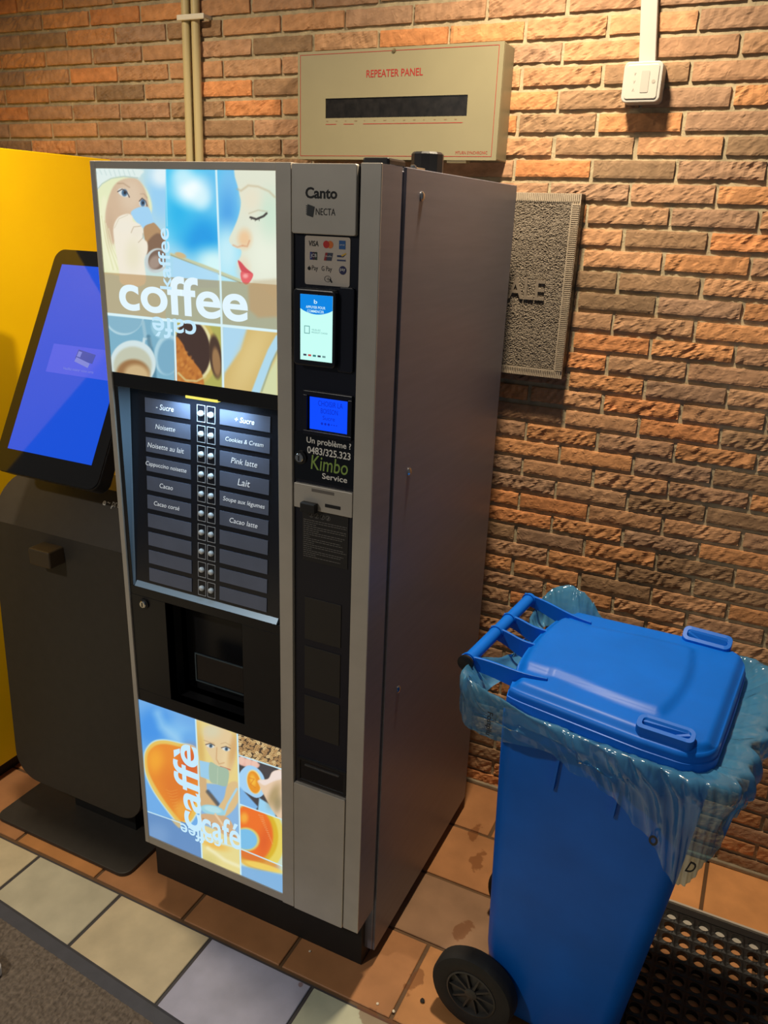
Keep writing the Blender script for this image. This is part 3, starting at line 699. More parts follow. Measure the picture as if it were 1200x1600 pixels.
# payment sticker
mb = MB(); slab(.4785, .568, 1.632, 1.7135, .004, .0045, .006, mb); st = obj('payment_sticker', mb, mat('cream_sticker', rgb(205, 192, 178), .5), vm, label='cream sticker listing accepted cards')
ws = wallmap(.0045)
def flat(pts, col, parent, mp, d=.0005, name='mark'):
    m_ = MB(); m_.add([mp(x, z, d) for x, z in pts], [tuple(range(len(pts)))]); return obj(name, m_, mat('print_'+name, col, .6), parent, flip=False)
def disc(cx, cz, r, n=24): return [(cx+r*math.cos(2*math.pi*k/n), cz+r*math.sin(2*math.pi*k/n)) for k in range(n)]
def rect(x0, x1, z0, z1): return [(x0, z0), (x1, z0), (x1, z1), (x0, z1)]
NVY = mat('navy_print', rgb(26, 32, 84), .6)
text('lettering', 'VISA', (.4865, .506, 1.6965, 1.7055), DARKP, st, ws, bold=.015, shear=.1)
flat(disc(.5215, 1.7005, .0062), rgb(200, 40, 36), st, ws); flat(disc(.529, 1.7005, .0062), rgb(226, 120, 50), st, ws, .0004)
flat(rect(.5465, .559, 1.694, 1.708), rgb(40, 96, 160), st, ws); text('lettering', 'AM EX', (.548, .558, 1.698, 1.704), WHITEP, st, ws, keep=True, depth=.0008)
for k, cc in enumerate((rgb(30, 50, 120), rgb(60, 30, 60), rgb(40, 60, 50))): flat(rect(.489+k*.005, .4935+k*.005, 1.674, 1.687), cc, st, ws)
text('lettering', 'JCB', (.4895, .5035, 1.677, 1.684), WHITEP, st, ws, keep=True, depth=.0008)
flat([(.517, 1.674), (.532, 1.674), (.535, 1.687), (.520, 1.687)], rgb(60, 66, 86), st, ws); flat([(.517, 1.674), (.5215, 1.674), (.5245, 1.687), (.520, 1.687)], rgb(150, 40, 44), st, ws, .0007); text('lettering', 'UnionPay', (.5195, .533, 1.678, 1.684), WHITEP, st, ws, keep=True, depth=.0009)
flat([(.543, 1.681), (.555, 1.681), (.560, 1.686), (.552, 1.684), (.543, 1.684)], rgb(30, 50, 96), st, ws); flat([(.553, 1.682), (.561, 1.6865), (.560, 1.6885), (.551, 1.684)], rgb(226, 180, 60), st, ws, .0007); flat(rect(.543, .560, 1.6745, 1.677), rgb(60, 70, 110), st, ws)
flat(disc(.4875, 1.6592, .0032, 14), rgb(20, 20, 20), st, ws); flat([(.4876, 1.6625), (.489, 1.6645), (.4885, 1.6625)], rgb(20, 20, 20), st, ws)
text('lettering', 'Pay', (.493, .505, 1.654, 1.6645), DARKP, st, ws); text('lettering', 'G Pay', (.5125, .533, 1.654, 1.6645), DARKP, st, ws)
flat(disc(.5545, 1.6595, .0072), rgb(38, 38, 86), st, ws); text('lettering', 'pay', (.5495, .5595, 1.657, 1.6625), WHITEP, st, ws, keep=True, depth=.0008)
mb = MB()
for rr in (.0066,):
    n = 24
    mb.add([ws(.525+q*math.cos(2*math.pi*k/n), 1.6435+q*.8*math.sin(2*math.pi*k/n), .0006) for q in (rr, rr-.0008) for k in range(n)], [(k, (k+1) % n, n+(k+1) % n, n+k) for k in range(n)])
for q in range(3):
    xx = .523+q*.0016; hh = .0012+q*.0008
    mb.add([ws(xx, 1.6435-hh, .0006), ws(xx+.0005, 1.6435-hh, .0006), ws(xx+.0011, 1.6435, .0006), ws(xx+.0005, 1.6435+hh, .0006), ws(xx, 1.6435+hh, .0006), ws(xx+.0006, 1.6435, .0006)], [(0, 1, 2, 5), (5, 2, 3, 4)])
mb.add([ws(*p, .0007) for p in ((.528, 1.6425), (.5325, 1.637), (.5345, 1.639), (.530, 1.6445))], [(0, 1, 2, 3)])
obj('contactless_symbol', mb, DARKP, st, flip=False)
# card reader terminal, stands proud of the panel
mb = MB(); slab(.4640, .5500, 1.4905, 1.626, .009, -.012, .006, mb); cr = obj('card_reader', mb, mat('reader_shell', rgb(20, 21, 30), .28), vm, bevel=.003, seg=3)
mb = MB(); slab(.5480, .580, 1.484, 1.632, .006, .0, .008, mb); obj('reader_mount', mb, NAVY, cr, bevel=.002)
wr = wallmap(-.0122)
sx0, sx1, sz0, sz1 = .4725, .5385, 1.4975, 1.6125
sx0 -= .0115; sx1 -= .0095          # the screen sits 12 mm in front of the panel plane
sz0 += .004; sz1 += .004
sx0, sx1 = .4795, .5450
RSC = mat('reader_screen', (.02, .02, .02), .15, emit=(rgb(196, 250, 240), 1.05))
mb = MB(); mb.add([wr(*p, .0002) for p in rect(sx0, sx1, sz0, sz1)], [(0, 1, 2, 3)]); rs = obj('screen', mb, RSC, cr, flip=False, label='lit white and blue touch screen')
sc_h = sz1-sz0; sc_w = sx1-sx0
pts = [(sx0, sz1), (sx0, sz1-.215*sc_h)] + [(sx0+sc_w*k/12, sz1-sc_h*(.215+.075*math.sin(math.pi*k/12)**.8)) for k in range(1, 12)] + [(sx1, sz1-.215*sc_h), (sx1, sz1)]
SB = mat('screen_blue', (.01, .02, .03), .2, emit=(rgb(0, 132, 226), 1.0)); SWT = mat('screen_white', (.02, .02, .02), .2, emit=(rgb(210, 245, 250), 1.0)); SG = mat('screen_grey', (.02, .02, .02), .2, emit=(rgb(90, 150, 150), 1.0))
mb = MB(); mb.add([wr(x, z, .0005) for x, z in pts], [tuple(range(len(pts)))]); obj('screen_header', mb, SB, cr, flip=False)
def stext(body, fx0, fx1, fz0, fz1, m_, **k): text('lettering', body, (sx0+sc_w*fx0, sx0+sc_w*fx1, sz1-sc_h*fz1, sz1-sc_h*fz0), m_, cr, wr, depth=.0008, **k)
stext('APPUYER POUR', .18, .78, .165, .205, SWT, bold=.01); stext('COMMENCER', .22, .74, .225, .265, SWT, bold=.01); stext('b', .43, .53, .07, .13, SWT, bold=.01)
mb = MB(); frame_xz(mb, sx0+sc_w*.13, sx0+sc_w*.30, sz1-sc_h*.59, sz1-sc_h*.47, .0012, -.0130, -.0127); obj('screen_icon', mb, SG, cr)
stext('VEUILLEZ', .36, .64, .51, .535, SG); stext('PRODUIT CHOISI', .36, .85, .55, .575, SG)
for k, cc in enumerate(((60, 70, 90), (200, 70, 70), (40, 120, 120), (60, 60, 80), (110, 150, 150))):
    m_ = MB(); m_.add([wr(*p, .0006) for p in rect(sx0+sc_w*(.1+k*.15), sx0+sc_w*(.2+k*.15), sz1-sc_h*.935, sz1-sc_h*.905)], [(0, 1, 2, 3)]); obj('screen_mark', m_, mat('screen_mark', (.02, .02, .02), .3, emit=(rgb(*cc), 1)), cr, flip=False)
mb = MB(); mb.lathe([(.0022, 0), (.001, -.0006)], ((sx0+sx1)/2+.004, -.012, 1.6165), 'Y', 12); obj('camera_dot', mb, GLOSSB, cr)
# blue text display
mb = MB(); frame_xz(mb, .478, .580, 1.36, 1.443, .008, .0, .008); dsp = obj('display', mb, NAVY, vm, bevel=.0008, label='small bright blue text display')
wdp = wallmap(.0055); BLUE = mat('display_blue', (.01, .01, .03), .2, emit=(rgb(0, 72, 255), 1.05)); DBL = mat('display_characters', (.01, .01, .02), .2, emit=(rgb(0, 40, 190), 1.0))
mb = MB(); mb.add([wdp(*p, .0001) for p in rect(.489, .5685, 1.3705, 1.4315)], [(0, 1, 2, 3)]); obj('screen', mb, BLUE, dsp, flip=False)
text('lettering', 'CHOISIR LA', (.507, .559, 1.4165, 1.4265), DBL, dsp, wdp); text('lettering', 'BOISSON', (.513, .549, 1.403, 1.4125), DBL, dsp, wdp); text('lettering', 'Sucre', (.517, .543, 1.391, 1.399), DBL, dsp, wdp); text('lettering', '•••···', (.505, .556, 1.381, 1.386), DBL, dsp, wdp, keep=True)
# helpline lettering
wpan = wallmap(.006)
mb = MB(); mb.box(.4562, .586, .004, .0062, 1.268, 1.362); hp = obj('helpline_panel', mb, GLOSSB, vm)
wp = wallmap(.004); GREEN = mat('green_print', rgb(140, 170, 84), .6)
text('lettering', 'Un problème ?', (.4835, .5785, 1.3395, 1.3545), WHITEP, hp, wp, bold=.014); text('lettering', '0483/325.323', (.485, .578, 1.3225, 1.3365), WHITEP, hp, wp, bold=.016)
text('lettering', 'Kimbo', (.493, .573, 1.292, 1.3205), GREEN, hp, wp, bold=.004, shear=.12); text('lettering', 'Service', (.518, .572, 1.277, 1.2885), WHITEP, hp, wp, bold=.012)
lock(468.5, 715, .0088)
# coin plate
mb = MB(); slab(.4572, .5855, 1.2105, 1.2605, .002, .0, .012, mb); cp = obj('coin_plate', mb, SILVER, vm, bevel=.0012)
def onp(u, v, y=0): p = at(u, v, 1, y); return p[0], p[2]
mb = MB(); x, z = onp(487, 763); x2, z2 = onp(522, 774); mb.box(x, x2, -.0006, .003, z-.006, z); obj('legend_plate', mb, mat('legend_grey', rgb(110, 104, 98), .4), cp)
mb = MB(); x, z = onp(474, 780); x2, z2 = onp(497, 798); slab(x, x2, z2-.004, z-.002, .002, -.014, .0, mb); obj('reject_button', mb, BLACKM, cp, bevel=.002)
mb = MB(); x, z = onp(508, 787); x2, z2 = onp(532, 795); mb.box(x, x2, -.0008, .002, z-.0065, z); obj('coin_slot', mb, DARKP, cp)
# instruction sticker
mb = MB(); mb.box(.474, .576, .0045, .0062, 1.10, 1.208); ins = obj('instruction_sticker', mb, mat('dark_sticker', rgb(30, 29, 30), .45), vm)
wi = wallmap(.0045); GP = mat('grey_print', rgb(112, 108, 104), .6)
mb = MB(); rr = random.Random(2)
for k in range(4):
    cx = .494+k*.0125; n = 20
    mb.add([wi(cx+q*math.cos(2*math.pi*i/n), 1.1985+q*math.sin(2*math.pi*i/n), .0004) for q in (.0052, .0044) for i in range(n)], [(i, (i+1) % n, n+(i+1) % n, n+i) for i in range(n)])
    mb.add([wi(cx+a, 1.1985+b, .0004) for a, b in ((-.002, -.003), (.0005, -.0035), (.0028, .002), (.0012, .0035))], [(0, 1, 2, 3)])
obj('pictogram', mb, GP, ins, flip=False)
mb = MB(); z = 1.187
for k in range(19):
    if k % 3 == 2: xe = .474+rr.uniform(.015, .04)
    else: xe = .474+rr.uniform(.085, .1)
    xx = .4765
    while xx < xe:
        w_ = rr.uniform(.003, .008); mb.add([wi(*p, .0004) for p in rect(xx, min(xx+w_, xe), z-.0007, z+.0007)], [(0, 1, 2, 3)]); xx += w_+.0012
    z -= .0043
obj('small_print', mb, GP, ins, flip=False)
# three coin channel panels
for z0, z1 in ((.9225, 1.019), (.8045, .9065), (.6865, .7875)):
    mb = MB(); mb.box(.4795, .564, .0042, .0062, z0, z1); obj('coin_channel_cover', mb, mat('dark_cover', rgb(40, 37, 34), .45, var=(14, .08)), vm, bevel=.0006)
# coin return cup
mb = MB(); frame_xz(mb, .464, .585, .563, .626, .006, .001, .0062); cc_ = obj('coin_return', mb, BLACK, vm, bevel=.0008)
mb = MB(); mb.box(.47, .579, .0035, .006, .569, .62); obj('return_flap', mb, GLOSSB, cc_); mb = MB(); mb.box(.482, .567, .001, .004, .6085, .611); obj('flap_lip', mb, mat('flap_lip', rgb(70, 68, 66), .4), cc_)
mb = MB(); slab(.4555, .585, ZD-.002, .556, .003, -.002, .03, mb); obj('lower_cover', mb, SILVER, vm, bevel=.0012)
# top fittings
p = at(668, 250, 2, 1.86)
mb = MB(); mb.lathe([(.033, 0), (.033, .046), (.029, .050)], (p[0], p[1], H-.006), 'Z', 12); obj('top_knob', mb, BLACK, vm)
mb = MB(); p = at(588, 247, 2, 1.836); q = at(638, 258, 2, 1.836); mb.box(W-.062, W-.012, .05, .12, H-.002, H+.012); obj('hinge_cover', mb, BLACK, vm, bevel=.004)
mb = MB(); mb.box(W-.075, W-.01, .16, .20, H-.004, H+.004); hb = obj('hinge_bracket', mb, CHROME, vm, bevel=.001)
for dx in (.02, .05): mb = MB(); mb.lathe([(.006, 0), (.005, .004), (.002, .005)], (W-.075+dx, .18, H+.004), 'Z', 14); obj('screw', mb, CHROME, hb, smooth=True)

# ================================================================== KIOSK
KB = mat('kiosk_black', rgb(54, 50, 45), .5, 0, .4, var=(40, .08)); KG = mat('kiosk_glass', rgb(18, 17, 16), .06, 0, .6)
ki = thing('self_service_kiosk', 'black free-standing self-service kiosk with tilted blue touch screen', 'kiosk', (-.35, .15, 0))
mb = MB(); mb.prism(rrect(-.615, -.105, .02, .40, .03), lambda x, y: (x, y, 0), lambda x, y: (x, y, .012)); obj('base_plate', mb, KB, ki, bevel=.002)
mb = MB(); mb.box(-.44, -.2, .17, .27, .012, .5); obj('pillar', mb, BLACKM, ki)
def kbody(y_off):
    def f(x, z):
        return (x, .1+(z-.2)*.035+max(0, z-.94)*.6+y_off, z)
    return f
mb = MB()
pts = rrect(-.585, -.105, .125, 1.065, .08, 8)
ext = []
for i, (x, z) in enumerate(pts):
    ext.append((x, z)); x2, z2 = pts[(i+1) % len(pts)]
    if (z-.94)*(z2-.94) < 0: t = (.94-z)/(z2-z); ext.append((x+(x2-x)*t, .94))
li = [i for i, p in enumerate(ext) if abs(p[1]-.94) < 1e-6]
lowp = ext[li[1]:]+ext[:li[0]+1]; upp = ext[li[0]:li[1]+1]
for part in (lowp, upp):
    mb.add([kbody(0)(*p) for p in part]+[kbody(.1)(*p) for p in part], [tuple(range(len(part))), tuple(range(2*len(part)-1, len(part)-1, -1))])
n_ = len(ext); mb.add([kbody(0)(*p) for p in ext]+[kbody(.1)(*p) for p in ext], [(i, n_+i, n_+(i+1) % n_, (i+1) % n_) for i in range(n_)])
kb_ = obj('body', mb, KB, ki)
mb = MB(); mb.box(-.395, -.322, .075, .13, .868, .914); obj('scanner', mb, mat('scanner_shell', rgb(66, 54, 38), .5), ki, bevel=.004)
wk = lambda a, b, d: (a, .1+(b-.2)*.035+max(0, b-.94)*.6-d*1.4, b)
text('lettering', 'e', (-.232, -.221, 1.030, 1.040), WHITEP, kb_, wk, depth=.001, bold=.03); text('lettering', '~ prepay', (-.218, -.150, 1.026, 1.042), WHITEP, kb_, wk, depth=.001)
tl = math.atan2(.235, .438)
def hd(a, b, d):                            # a: x, b: up the tilted face, d: out of it
    return (a, .1+b*math.sin(tl)-d*math.cos(tl), 1.166+b*math.cos(tl)+d*math.sin(tl))
pts = rrect(-.487, -.136, -.06, .54, .03, 6)
mb = MB(); mb.loft([[hd(x, z, -.045) for x, z in pts], [hd(x, z, -.003) for x, z in pts]]); kh = obj('screen_housing', mb, BLACK, ki, bevel=.004)
mb = MB(); pts2 = rrect(-.485, -.138, -.058, .538, .029, 6); mb.loft([[hd(x, z, -.003) for x, z in pts2], [hd(x, z, 0) for x, z in pts2]]); obj('glass_front', mb, KG, kh)
mb = MB(); mb.add([hd(*p, .0004) for p in rect(-.452, -.171, 0, .497)], [(0, 1, 2, 3)])
obj('screen', mb, mat('blue_screen', (.01, .01, .02), .05, 0, .6, emit=(rgb(0, 76, 214), 1.0)), kh, flip=False, label='bright blue lit touch screen')
mb = MB(); mb.add([hd(*p, .0008) for p in rect(-.40, -.19, .21, .285)], [(0, 1, 2, 3)])
obj('screen_notice', mb, mat('notice_blue', (.01, .01, .02), .1, emit=(rgb(70, 92, 226), 1.0)), kh, flip=False)
NG = mat('notice_card', (.02, .02, .02), .2, emit=(rgb(52, 74, 170), 1.0)); NW = mat('notice_pale', (.02, .02, .02), .2, emit=(rgb(118, 130, 214), 1.0))
def hbox(cx, cz, w_, h_, rot, m_, d): 
    a = math.radians(rot); mb_ = MB(); mb_.add([hd(cx+x*math.cos(a)-z*math.sin(a), cz+x*math.sin(a)+z*math.cos(a), d) for x, z in rect(-w_/2, w_/2, -h_/2, h_/2)], [(0, 1, 2, 3)]); return obj('notice_picture', mb_, m_, kh, flip=False)
hbox(-.285, .262, .06, .024, -8, NG, .0012); hbox(-.306, .266, .012, .014, -8, NW, .0014); hbox(-.29, .246, .05, .012, -14, NW, .0014)
text('lettering', 'Veuillez insérer votre carte', (-.345, -.245, .222, .229), NW, kh, lambda a, b, d: hd(a, b, d+.001))

# ================================================================== YELLOW CABINET
YEL = mat('yellow_lacquer', rgb(255, 206, 0), .38, 0, .5, var=(6, .04))
yc = thing('yellow_cabinet', 'tall plain bright yellow cabinet standing behind the black kiosk', 'cabinet', (-1.1, .3, 0))
mb = MB(); mb.box(-1.5, -.74, -.16, .845, .055, 1.888); obj('shell', mb, YEL, yc, bevel=.002)
mb = MB(); mb.box(-1.48, -.765, -.13, .82, 0, .055); obj('plinth', mb, BLACKM, yc)

# ================================================================== WALL FITTINGS
CREAM = mat('cream_conduit', rgb(190, 174, 128), .4)
for lab, (ua, ub) in (('left one of two cream conduit pipes running down the brick wall', (289.5, 297.5)), ('right one of two cream conduit pipes running down the brick wall', (304.5, 311.5))):
    p = at(ua, 0, 1, YW-.014); q = at(ub, 248, 1, YW-.014); dv = (p-q)/(p[2]-q[2]); top = q+dv*(2.6-q[2]); bot = q+dv*(.3-q[2])
    mb = MB(); mb.tube([bot, q, p, top], .0125, 18); tag(obj('conduit_pipe', mb, CREAM, smooth=True), lab, 'pipe', 'cream conduit pipes')
a_ = at(277, 33, 1, YW-.03); b_ = at(319, 20, 1, YW-.03)
cl = thing('pipe_clip', 'white double clip holding the two cream pipes to the wall', 'clip', (-.42, YW, a_[2]))
mb = MB(); mb.box(a_[0], b_[0], YW-.034, YW-.027, a_[2], b_[2]); obj('strap', mb, mat('white_plastic', rgb(215, 208, 190), .4), cl, bevel=.003)
mb = MB(); xm = (a_[0]+b_[0])/2
for xx in (a_[0]+.004, xm, b_[0]-.004): mb.box(xx-.0035, xx+.0035, YW-.028, YW+.004, a_[2]+.004, b_[2]-.002)
obj('saddle', mb, mat('white_plastic', rgb(215, 208, 190), .4), cl)

WHT = mat('white_trunking', rgb(178, 174, 166), .4)
mb = MB(); xa, za = .836, 2.6; 
tp = at(1002, 0, 1, YW-.018); tq = at(999, 94, 1, YW-.018); tw = .037; sl = (tp[0]-tq[0])/(tp[2]-tq[2])
xt = tq[0]+sl*(2.6-tq[2])
for (i0, i1, yy0, yy1) in ((0, tw, YW-.018, YW+.002),): mb.loft([[(tq[0]+i0, yy0, tq[2]-.012), (tq[0]+i1, yy0, tq[2]-.012), (tq[0]+i1, yy1, tq[2]-.012), (tq[0]+i0, yy1, tq[2]-.012)], [(xt+i0, yy0, 2.6), (xt+i1, yy0, 2.6), (xt+i1, yy1, 2.6), (xt+i0, yy1, 2.6)]])
tag(obj('cable_trunking', mb, WHT, bevel=.002), 'white cable trunking running down the wall to the square junction box', 'trunking')
jb = thing('junction_box', 'small square white junction box on the brick wall', 'junction box', (.87, YW, 2.015))
mb = MB(); slab(.8275, .913, 2.0145, 2.0975, .012, YW-.05, YW+.003, mb); jbb = obj('housing', mb, WHT, jb, bevel=.002)
mb = MB(); slab(.8345, .906, 2.021, 2.091, .006, YW-.0525, YW-.049, mb); obj('cover', mb, mat('box_cover', rgb(184, 178, 168), .35), jb, bevel=.0015)
mb = MB(); slab(.868, .886, 2.034, 2.078, .002, YW-.0535, YW-.052, mb); obj('cover_window', mb, mat('cover_window', rgb(174, 169, 160), .25), jb)
wj = wallmap(YW-.0525); EMB = mat('embossed', rgb(160, 154, 144), .4)
for zz in (2.072, 2.056, 2.040): text('lettering', 'v' if zz > 2.05 else '^', (.851, .856, zz-.003, zz+.003), EMB, jb, wj, depth=.0006)
mb = MB(); mb.add([wj(x, z, .0006) for x, z in disc(.896, 2.056, .004)], [tuple(range(24))]); obj('logo', mb, EMB, jb, flip=False)

# repeater panel
RY = .7913
BEIGE = mat('beige_steel', rgb(128, 121, 94), .45, 0, .4, var=(12, .03)); REDP = mat('red_print', rgb(140, 30, 22), .6)
rp = thing('repeater_panel', 'beige metal alarm repeater panel on the wall above the vending machine', 'alarm panel', (.265, YW, 1.889))
mb = MB(); rx0, rx1, rz0, rz1 = -.018, .549, 1.889, 2.147
mb.box(rx0, rx1, RY+.004, YW+.002, rz0, rz1); obj('box', mb, BEIGE, rp, bevel=.003)
mb = MB(); wx0, wx1, wz0, wz1 = .066, .465, 1.989, 2.036
mb.box(rx0, rx1, RY, RY+.004, rz0, wz0); mb.box(rx0, rx1, RY, RY+.004, wz1, rz1); mb.box(rx0, wx0, RY, RY+.004, wz0, wz1); mb.box(wx1, rx1, RY, RY+.004, wz0, wz1)
rf = obj('face_plate', mb, BEIGE, rp)
mb = MB(); mb.box(wx0, wx1, RY+.0025, RY+.0042, wz0, wz1); obj('window', mb, mat('dark_window', rgb(22, 20, 19), .25, var=(60, .5)), rp)
wrp = wallmap(RY)
mb = MB(); frame_xz(mb, rx0+.007, rx1-.012, rz0+.008, rz1-.007, .0013, RY-.0004, RY+.0002); obj('border_line', mb, REDP, rf)
text('lettering', 'REPEATER PANEL', (.186, .343, 2.0815, 2.0985), REDP, rf, wrp, bold=.012)
text('lettering', 'MTURN SYNCHRONIC', (.442, .526, 1.9025, 1.9095), REDP, rf, wrp)
mb = MB(); mb.box(.068, .10, RY-.0004, RY, 1.9735, 1.975); mb.box(.122, .152, RY-.0004, RY, 1.9735, 1.975); mb.box(.18, .456, RY-.0004, RY, 1.9735, 1.975); obj('underline', mb, REDP, rf)
mb = MB(); rr = random.Random(9)
for k in range(14): mb.box(.07+k*.028, .07+k*.028+rr.uniform(.003, .009), RY-.0004, RY, 1.981, 1.983)
obj('scale_marks', mb, mat('grey_brown_print', rgb(120, 96, 70), .6), rf)
mb = MB(); mb.lathe([(.0055, 0), (.005, -.002), (.002, -.0025)], (.2615, RY, 2.139), 'Y', 16); obj('screw', mb, mat('dull_brass', rgb(110, 96, 70), .4, .6), rp, smooth=True)
mb = MB(); mb.box(.418, .47, RY+.004, RY+.03, 1.883, 1.889); obj('latch', mb, CREAM, rp)

# cast plaque
PY = .825
BRZ = mat('cast_bronze', rgb(178, 163, 142), .5, .2, .5, var=(60, .12)); BRZD = mat('dark_bronze', rgb(52, 48, 46), .5, .4)
pl = thing('cast_plaque', 'rough cast metal plaque with raised letters on wall beside the vending machine', 'plaque', (.5, YW, 1.368))
px0, px1, pz0, pz1 = .22, .7615, 1.3675, 1.8185
mb = MB(); mb.box(px0, px1, PY+.003, YW+.002, pz0, pz1); obj('backing', mb, BRZD, pl, bevel=.001)
mb = MB()
def pfn(s, t):
    x = px0+.022+(px1-px0-.043)*s; z = pz0+.023+(pz1-pz0-.045)*t
    q = Vector((x*210, z*210, 0)); h = (.35-abs(noise.noise(q)))*.0042+noise.noise(q*2.3)*.0022
    return (x, PY+.0015-h, z)
mb.grid(230, 190, pfn); cpn = obj('cast_panel', mb, mat('rough_cast', rgb(118, 107, 93), .7, .05, .4, var=(160, .2), bump=(380, .7, .003)), pl, smooth=False, flip=False)
mb = MB(); bw = .021
mb.box(px0, px1, PY+.002, PY+.004, pz0, pz0+bw); mb.box(px0, px1, PY+.002, PY+.004, pz1-bw, pz1); mb.box(px0, px0+bw, PY+.002, PY+.004, pz0+bw, pz1-bw); mb.box(px1-bw, px1, PY+.002, PY+.004, pz0+bw, pz1-bw)
z = pz0+bw
while z < pz1-bw-.002:
    mb.box(px1-bw+.003, px1-.001, PY-.0022, PY+.003, z, z+.0024); mb.box(px0+.001, px0+bw-.003, PY-.0022, PY+.003, z, z+.0024); z += .0048
x = px0+.002
while x < px1-.002:
    mb.box(x, x+.0024, PY-.0022, PY+.003, pz0+.001, pz0+bw-.003); mb.box(x, x+.0024, PY-.0022, PY+.003, pz1-bw+.003, pz1-.001); x += .0048
mb.box(px1-bw, px1-bw+.0025, PY-.002, PY, pz0+bw, pz1-bw); mb.box(px0+bw, px1-bw, PY-.002, PY, pz0+bw-.0025, pz0+bw)
obj('ribbed_border', mb, BRZ, pl)
text('lettering', 'IALE', (.588, .6955, 1.562, 1.612), mat('letter_bronze', rgb(130, 118, 104), .5, .2), cpn, wallmap(PY+.001), bold=.012, depth=.005)

# ================================================================== FLOOR MATS
A_ = np.array([-.348, -.187]); B_ = np.array([.324, -.244]); dr = (B_-A_)/np.linalg.norm(B_-A_); nm = np.array([dr[1], -dr[0]])
ang = math.atan2(dr[1], dr[0])
dm = thing('doormat', 'brown ribbed entrance carpet mat with grey rubber edge', 'mat', (A_[0], A_[1], 0), ang)
L0, L1, Wd, ew = -.33, 1.05, 1.5, .043
RUB = mat('grey_rubber', rgb(70, 70, 76), .6, var=(30, .1))
mb = MB()
mb.add([(L0, 0, 0), (L1, 0, 0), (L1, -.010, .007), (L0, -.010, .007), (L1, -ew, .0085), (L0, -ew, .0085), (L1, -ew-.01, 0), (L0, -ew-.01, 0)], [(0, 1, 2, 3), (3, 2, 4, 5), (5, 4, 6, 7), (0, 7, 6, 1), (0, 3, 5, 7), (1, 6, 4, 2)])
mb.box(L1-ew, L1, -Wd, -.01, 0, .008); mb.box(L0, L0+ew, -Wd, -.01, 0, .008)
obj('rubber_edge', mb, RUB, dm, local=True)
def cfn(s, t):
    x = L0+ew+(L1-L0-2*ew)*s; y = -ew-(Wd-ew)*t
    h = .0034*noise.noise(Vector((x*110, y*90, 0)))+.0014*noise.noise(Vector((x*230, y*230, 3)))
    return (x, y, .0105+h)
mb = MB(); mb.grid(420, 90, lambda s, t: cfn(s, t*.42)); mb.add([(L0+ew, -ew, .002), (L1-ew, -ew, .002), (L1-ew, -Wd, .008), (L0+ew, -Wd, .008)], [(0, 1, 2, 3)])
obj('carpet', mb, mat('brown_carpet', rgb(112, 100, 88), .95, 0, .1, var=(90, .35), bump=(170, .8, .004)), dm, local=True, flip=False)

rm = thing('rubber_ring_mat', 'black perforated rubber ring mat on the tiles behind the blue bin', 'mat', (1.5, .3, 0))
RB = mat('black_rubber', rgb(30, 29, 28), .55, var=(30, .12)); mb = MB()
ph = .0408; rad = .0146; h0, h1 = .0, .014; nc, nr = 24, 24; cx0, cy0 = 1.273-1*ph, .594
for i in range(nc):
    for j in range(nr):
        cx = cx0+i*ph; cy = cy0-j*ph; n = 16; hp_ = ph/2
        sq = []
        for k in range(n):
            a = 2*math.pi*k/n; c, s = math.cos(a), math.sin(a); m_ = max(abs(c), abs(s)); sq.append((cx+hp_*c/m_, cy+hp_*s/m_))
        ci = [(cx+rad*math.cos(2*math.pi*k/n), cy+rad*math.sin(2*math.pi*k/n)) for k in range(n)]
        lip = [(cx+(rad+.002)*math.cos(2*math.pi*k/n), cy+(rad+.002)*math.sin(2*math.pi*k/n)) for k in range(n)]
        vs = [(x, y, h1-.003) for x, y in sq]+[(x, y, h1) for x, y in lip]+[(x, y, h1) for x, y in ci]+[(x, y, h0+.0005) for x, y in ci]
        fs = []
        for q in range(3):
            fs += [(q*n+k, q*n+(k+1) % n, (q+1)*n+(k+1) % n, (q+1)*n+k) for k in range(n)]
        mb.add(vs, fs)
ya, yb_ = cy0+ph/2, cy0-(nr-.5)*ph; xa_, xb_ = cx0-ph/2, cx0+(nc-.5)*ph
mb.box(xa_, xb_, ya, ya+.022, .0005, .013); mb.box(xa_-.02, xa_, yb_, ya+.022, .0005, .013)
obj('ring_sheet', mb, RB, rm, flip=False)
mf = obj('trim_1', MB().box(xa_-.03, xb_, .6425, .649, 0, .014).box(xa_-.03, xb_, .585, .6425, 0, .0008), mat('pale_metal_trim', rgb(226, 216, 200), .35, .3)); struct(mf)

# ================================================================== WHEELIE BIN
BL = mat('bin_blue', rgb(4, 100, 206), .42, 0, .25, var=(7, .10), bump=(300, .03, .001)); BLD = BL
TH = -5
bn = thing('wheelie_bin', 'blue plastic wheelie bin with closed lid and black wheels', 'bin', (.83, .235, 0), math.radians(TH))
def bloop(z, xb, xf, hw, r=.04, n=6):
    return [(x, y, z) for x, y in rrect(xb, xf, -hw, hw, r, n)]
mb = MB()
mb.loft([bloop(.03, .10, .372, .118), bloop(.05, .095, .378, .126), bloop(.21, .078, .398, .138), bloop(.59, .075, .446, .162), bloop(.84, .074, .470, .178), bloop(.845, .080, .476, .184), bloop(.868, .080, .476, .184), bloop(.869, .088, .466, .174), bloop(.6, .095, .44, .155)], True, False)
body = obj('body', mb, BL, bn, smooth=True, local=True)
mb = MB()
for (xx, z0, z1, hw0) in ((.20, .72, .80, .1745), (.318, .71, .80, .1745)):
    for sg in (-1, 1):
        mb.loft([[(xx-.004, sg*.160, z0), (xx+.004, sg*.160, z0), (xx+.003, sg*.179, z0), (xx-.003, sg*.179, z0)], [(xx+.002, sg*.165, z1), (xx+.010, sg*.165, z1), (xx+.009, sg*.183, z1), (xx+.003, sg*.183, z1)]])
obj('rib', mb, BL, bn, local=True)
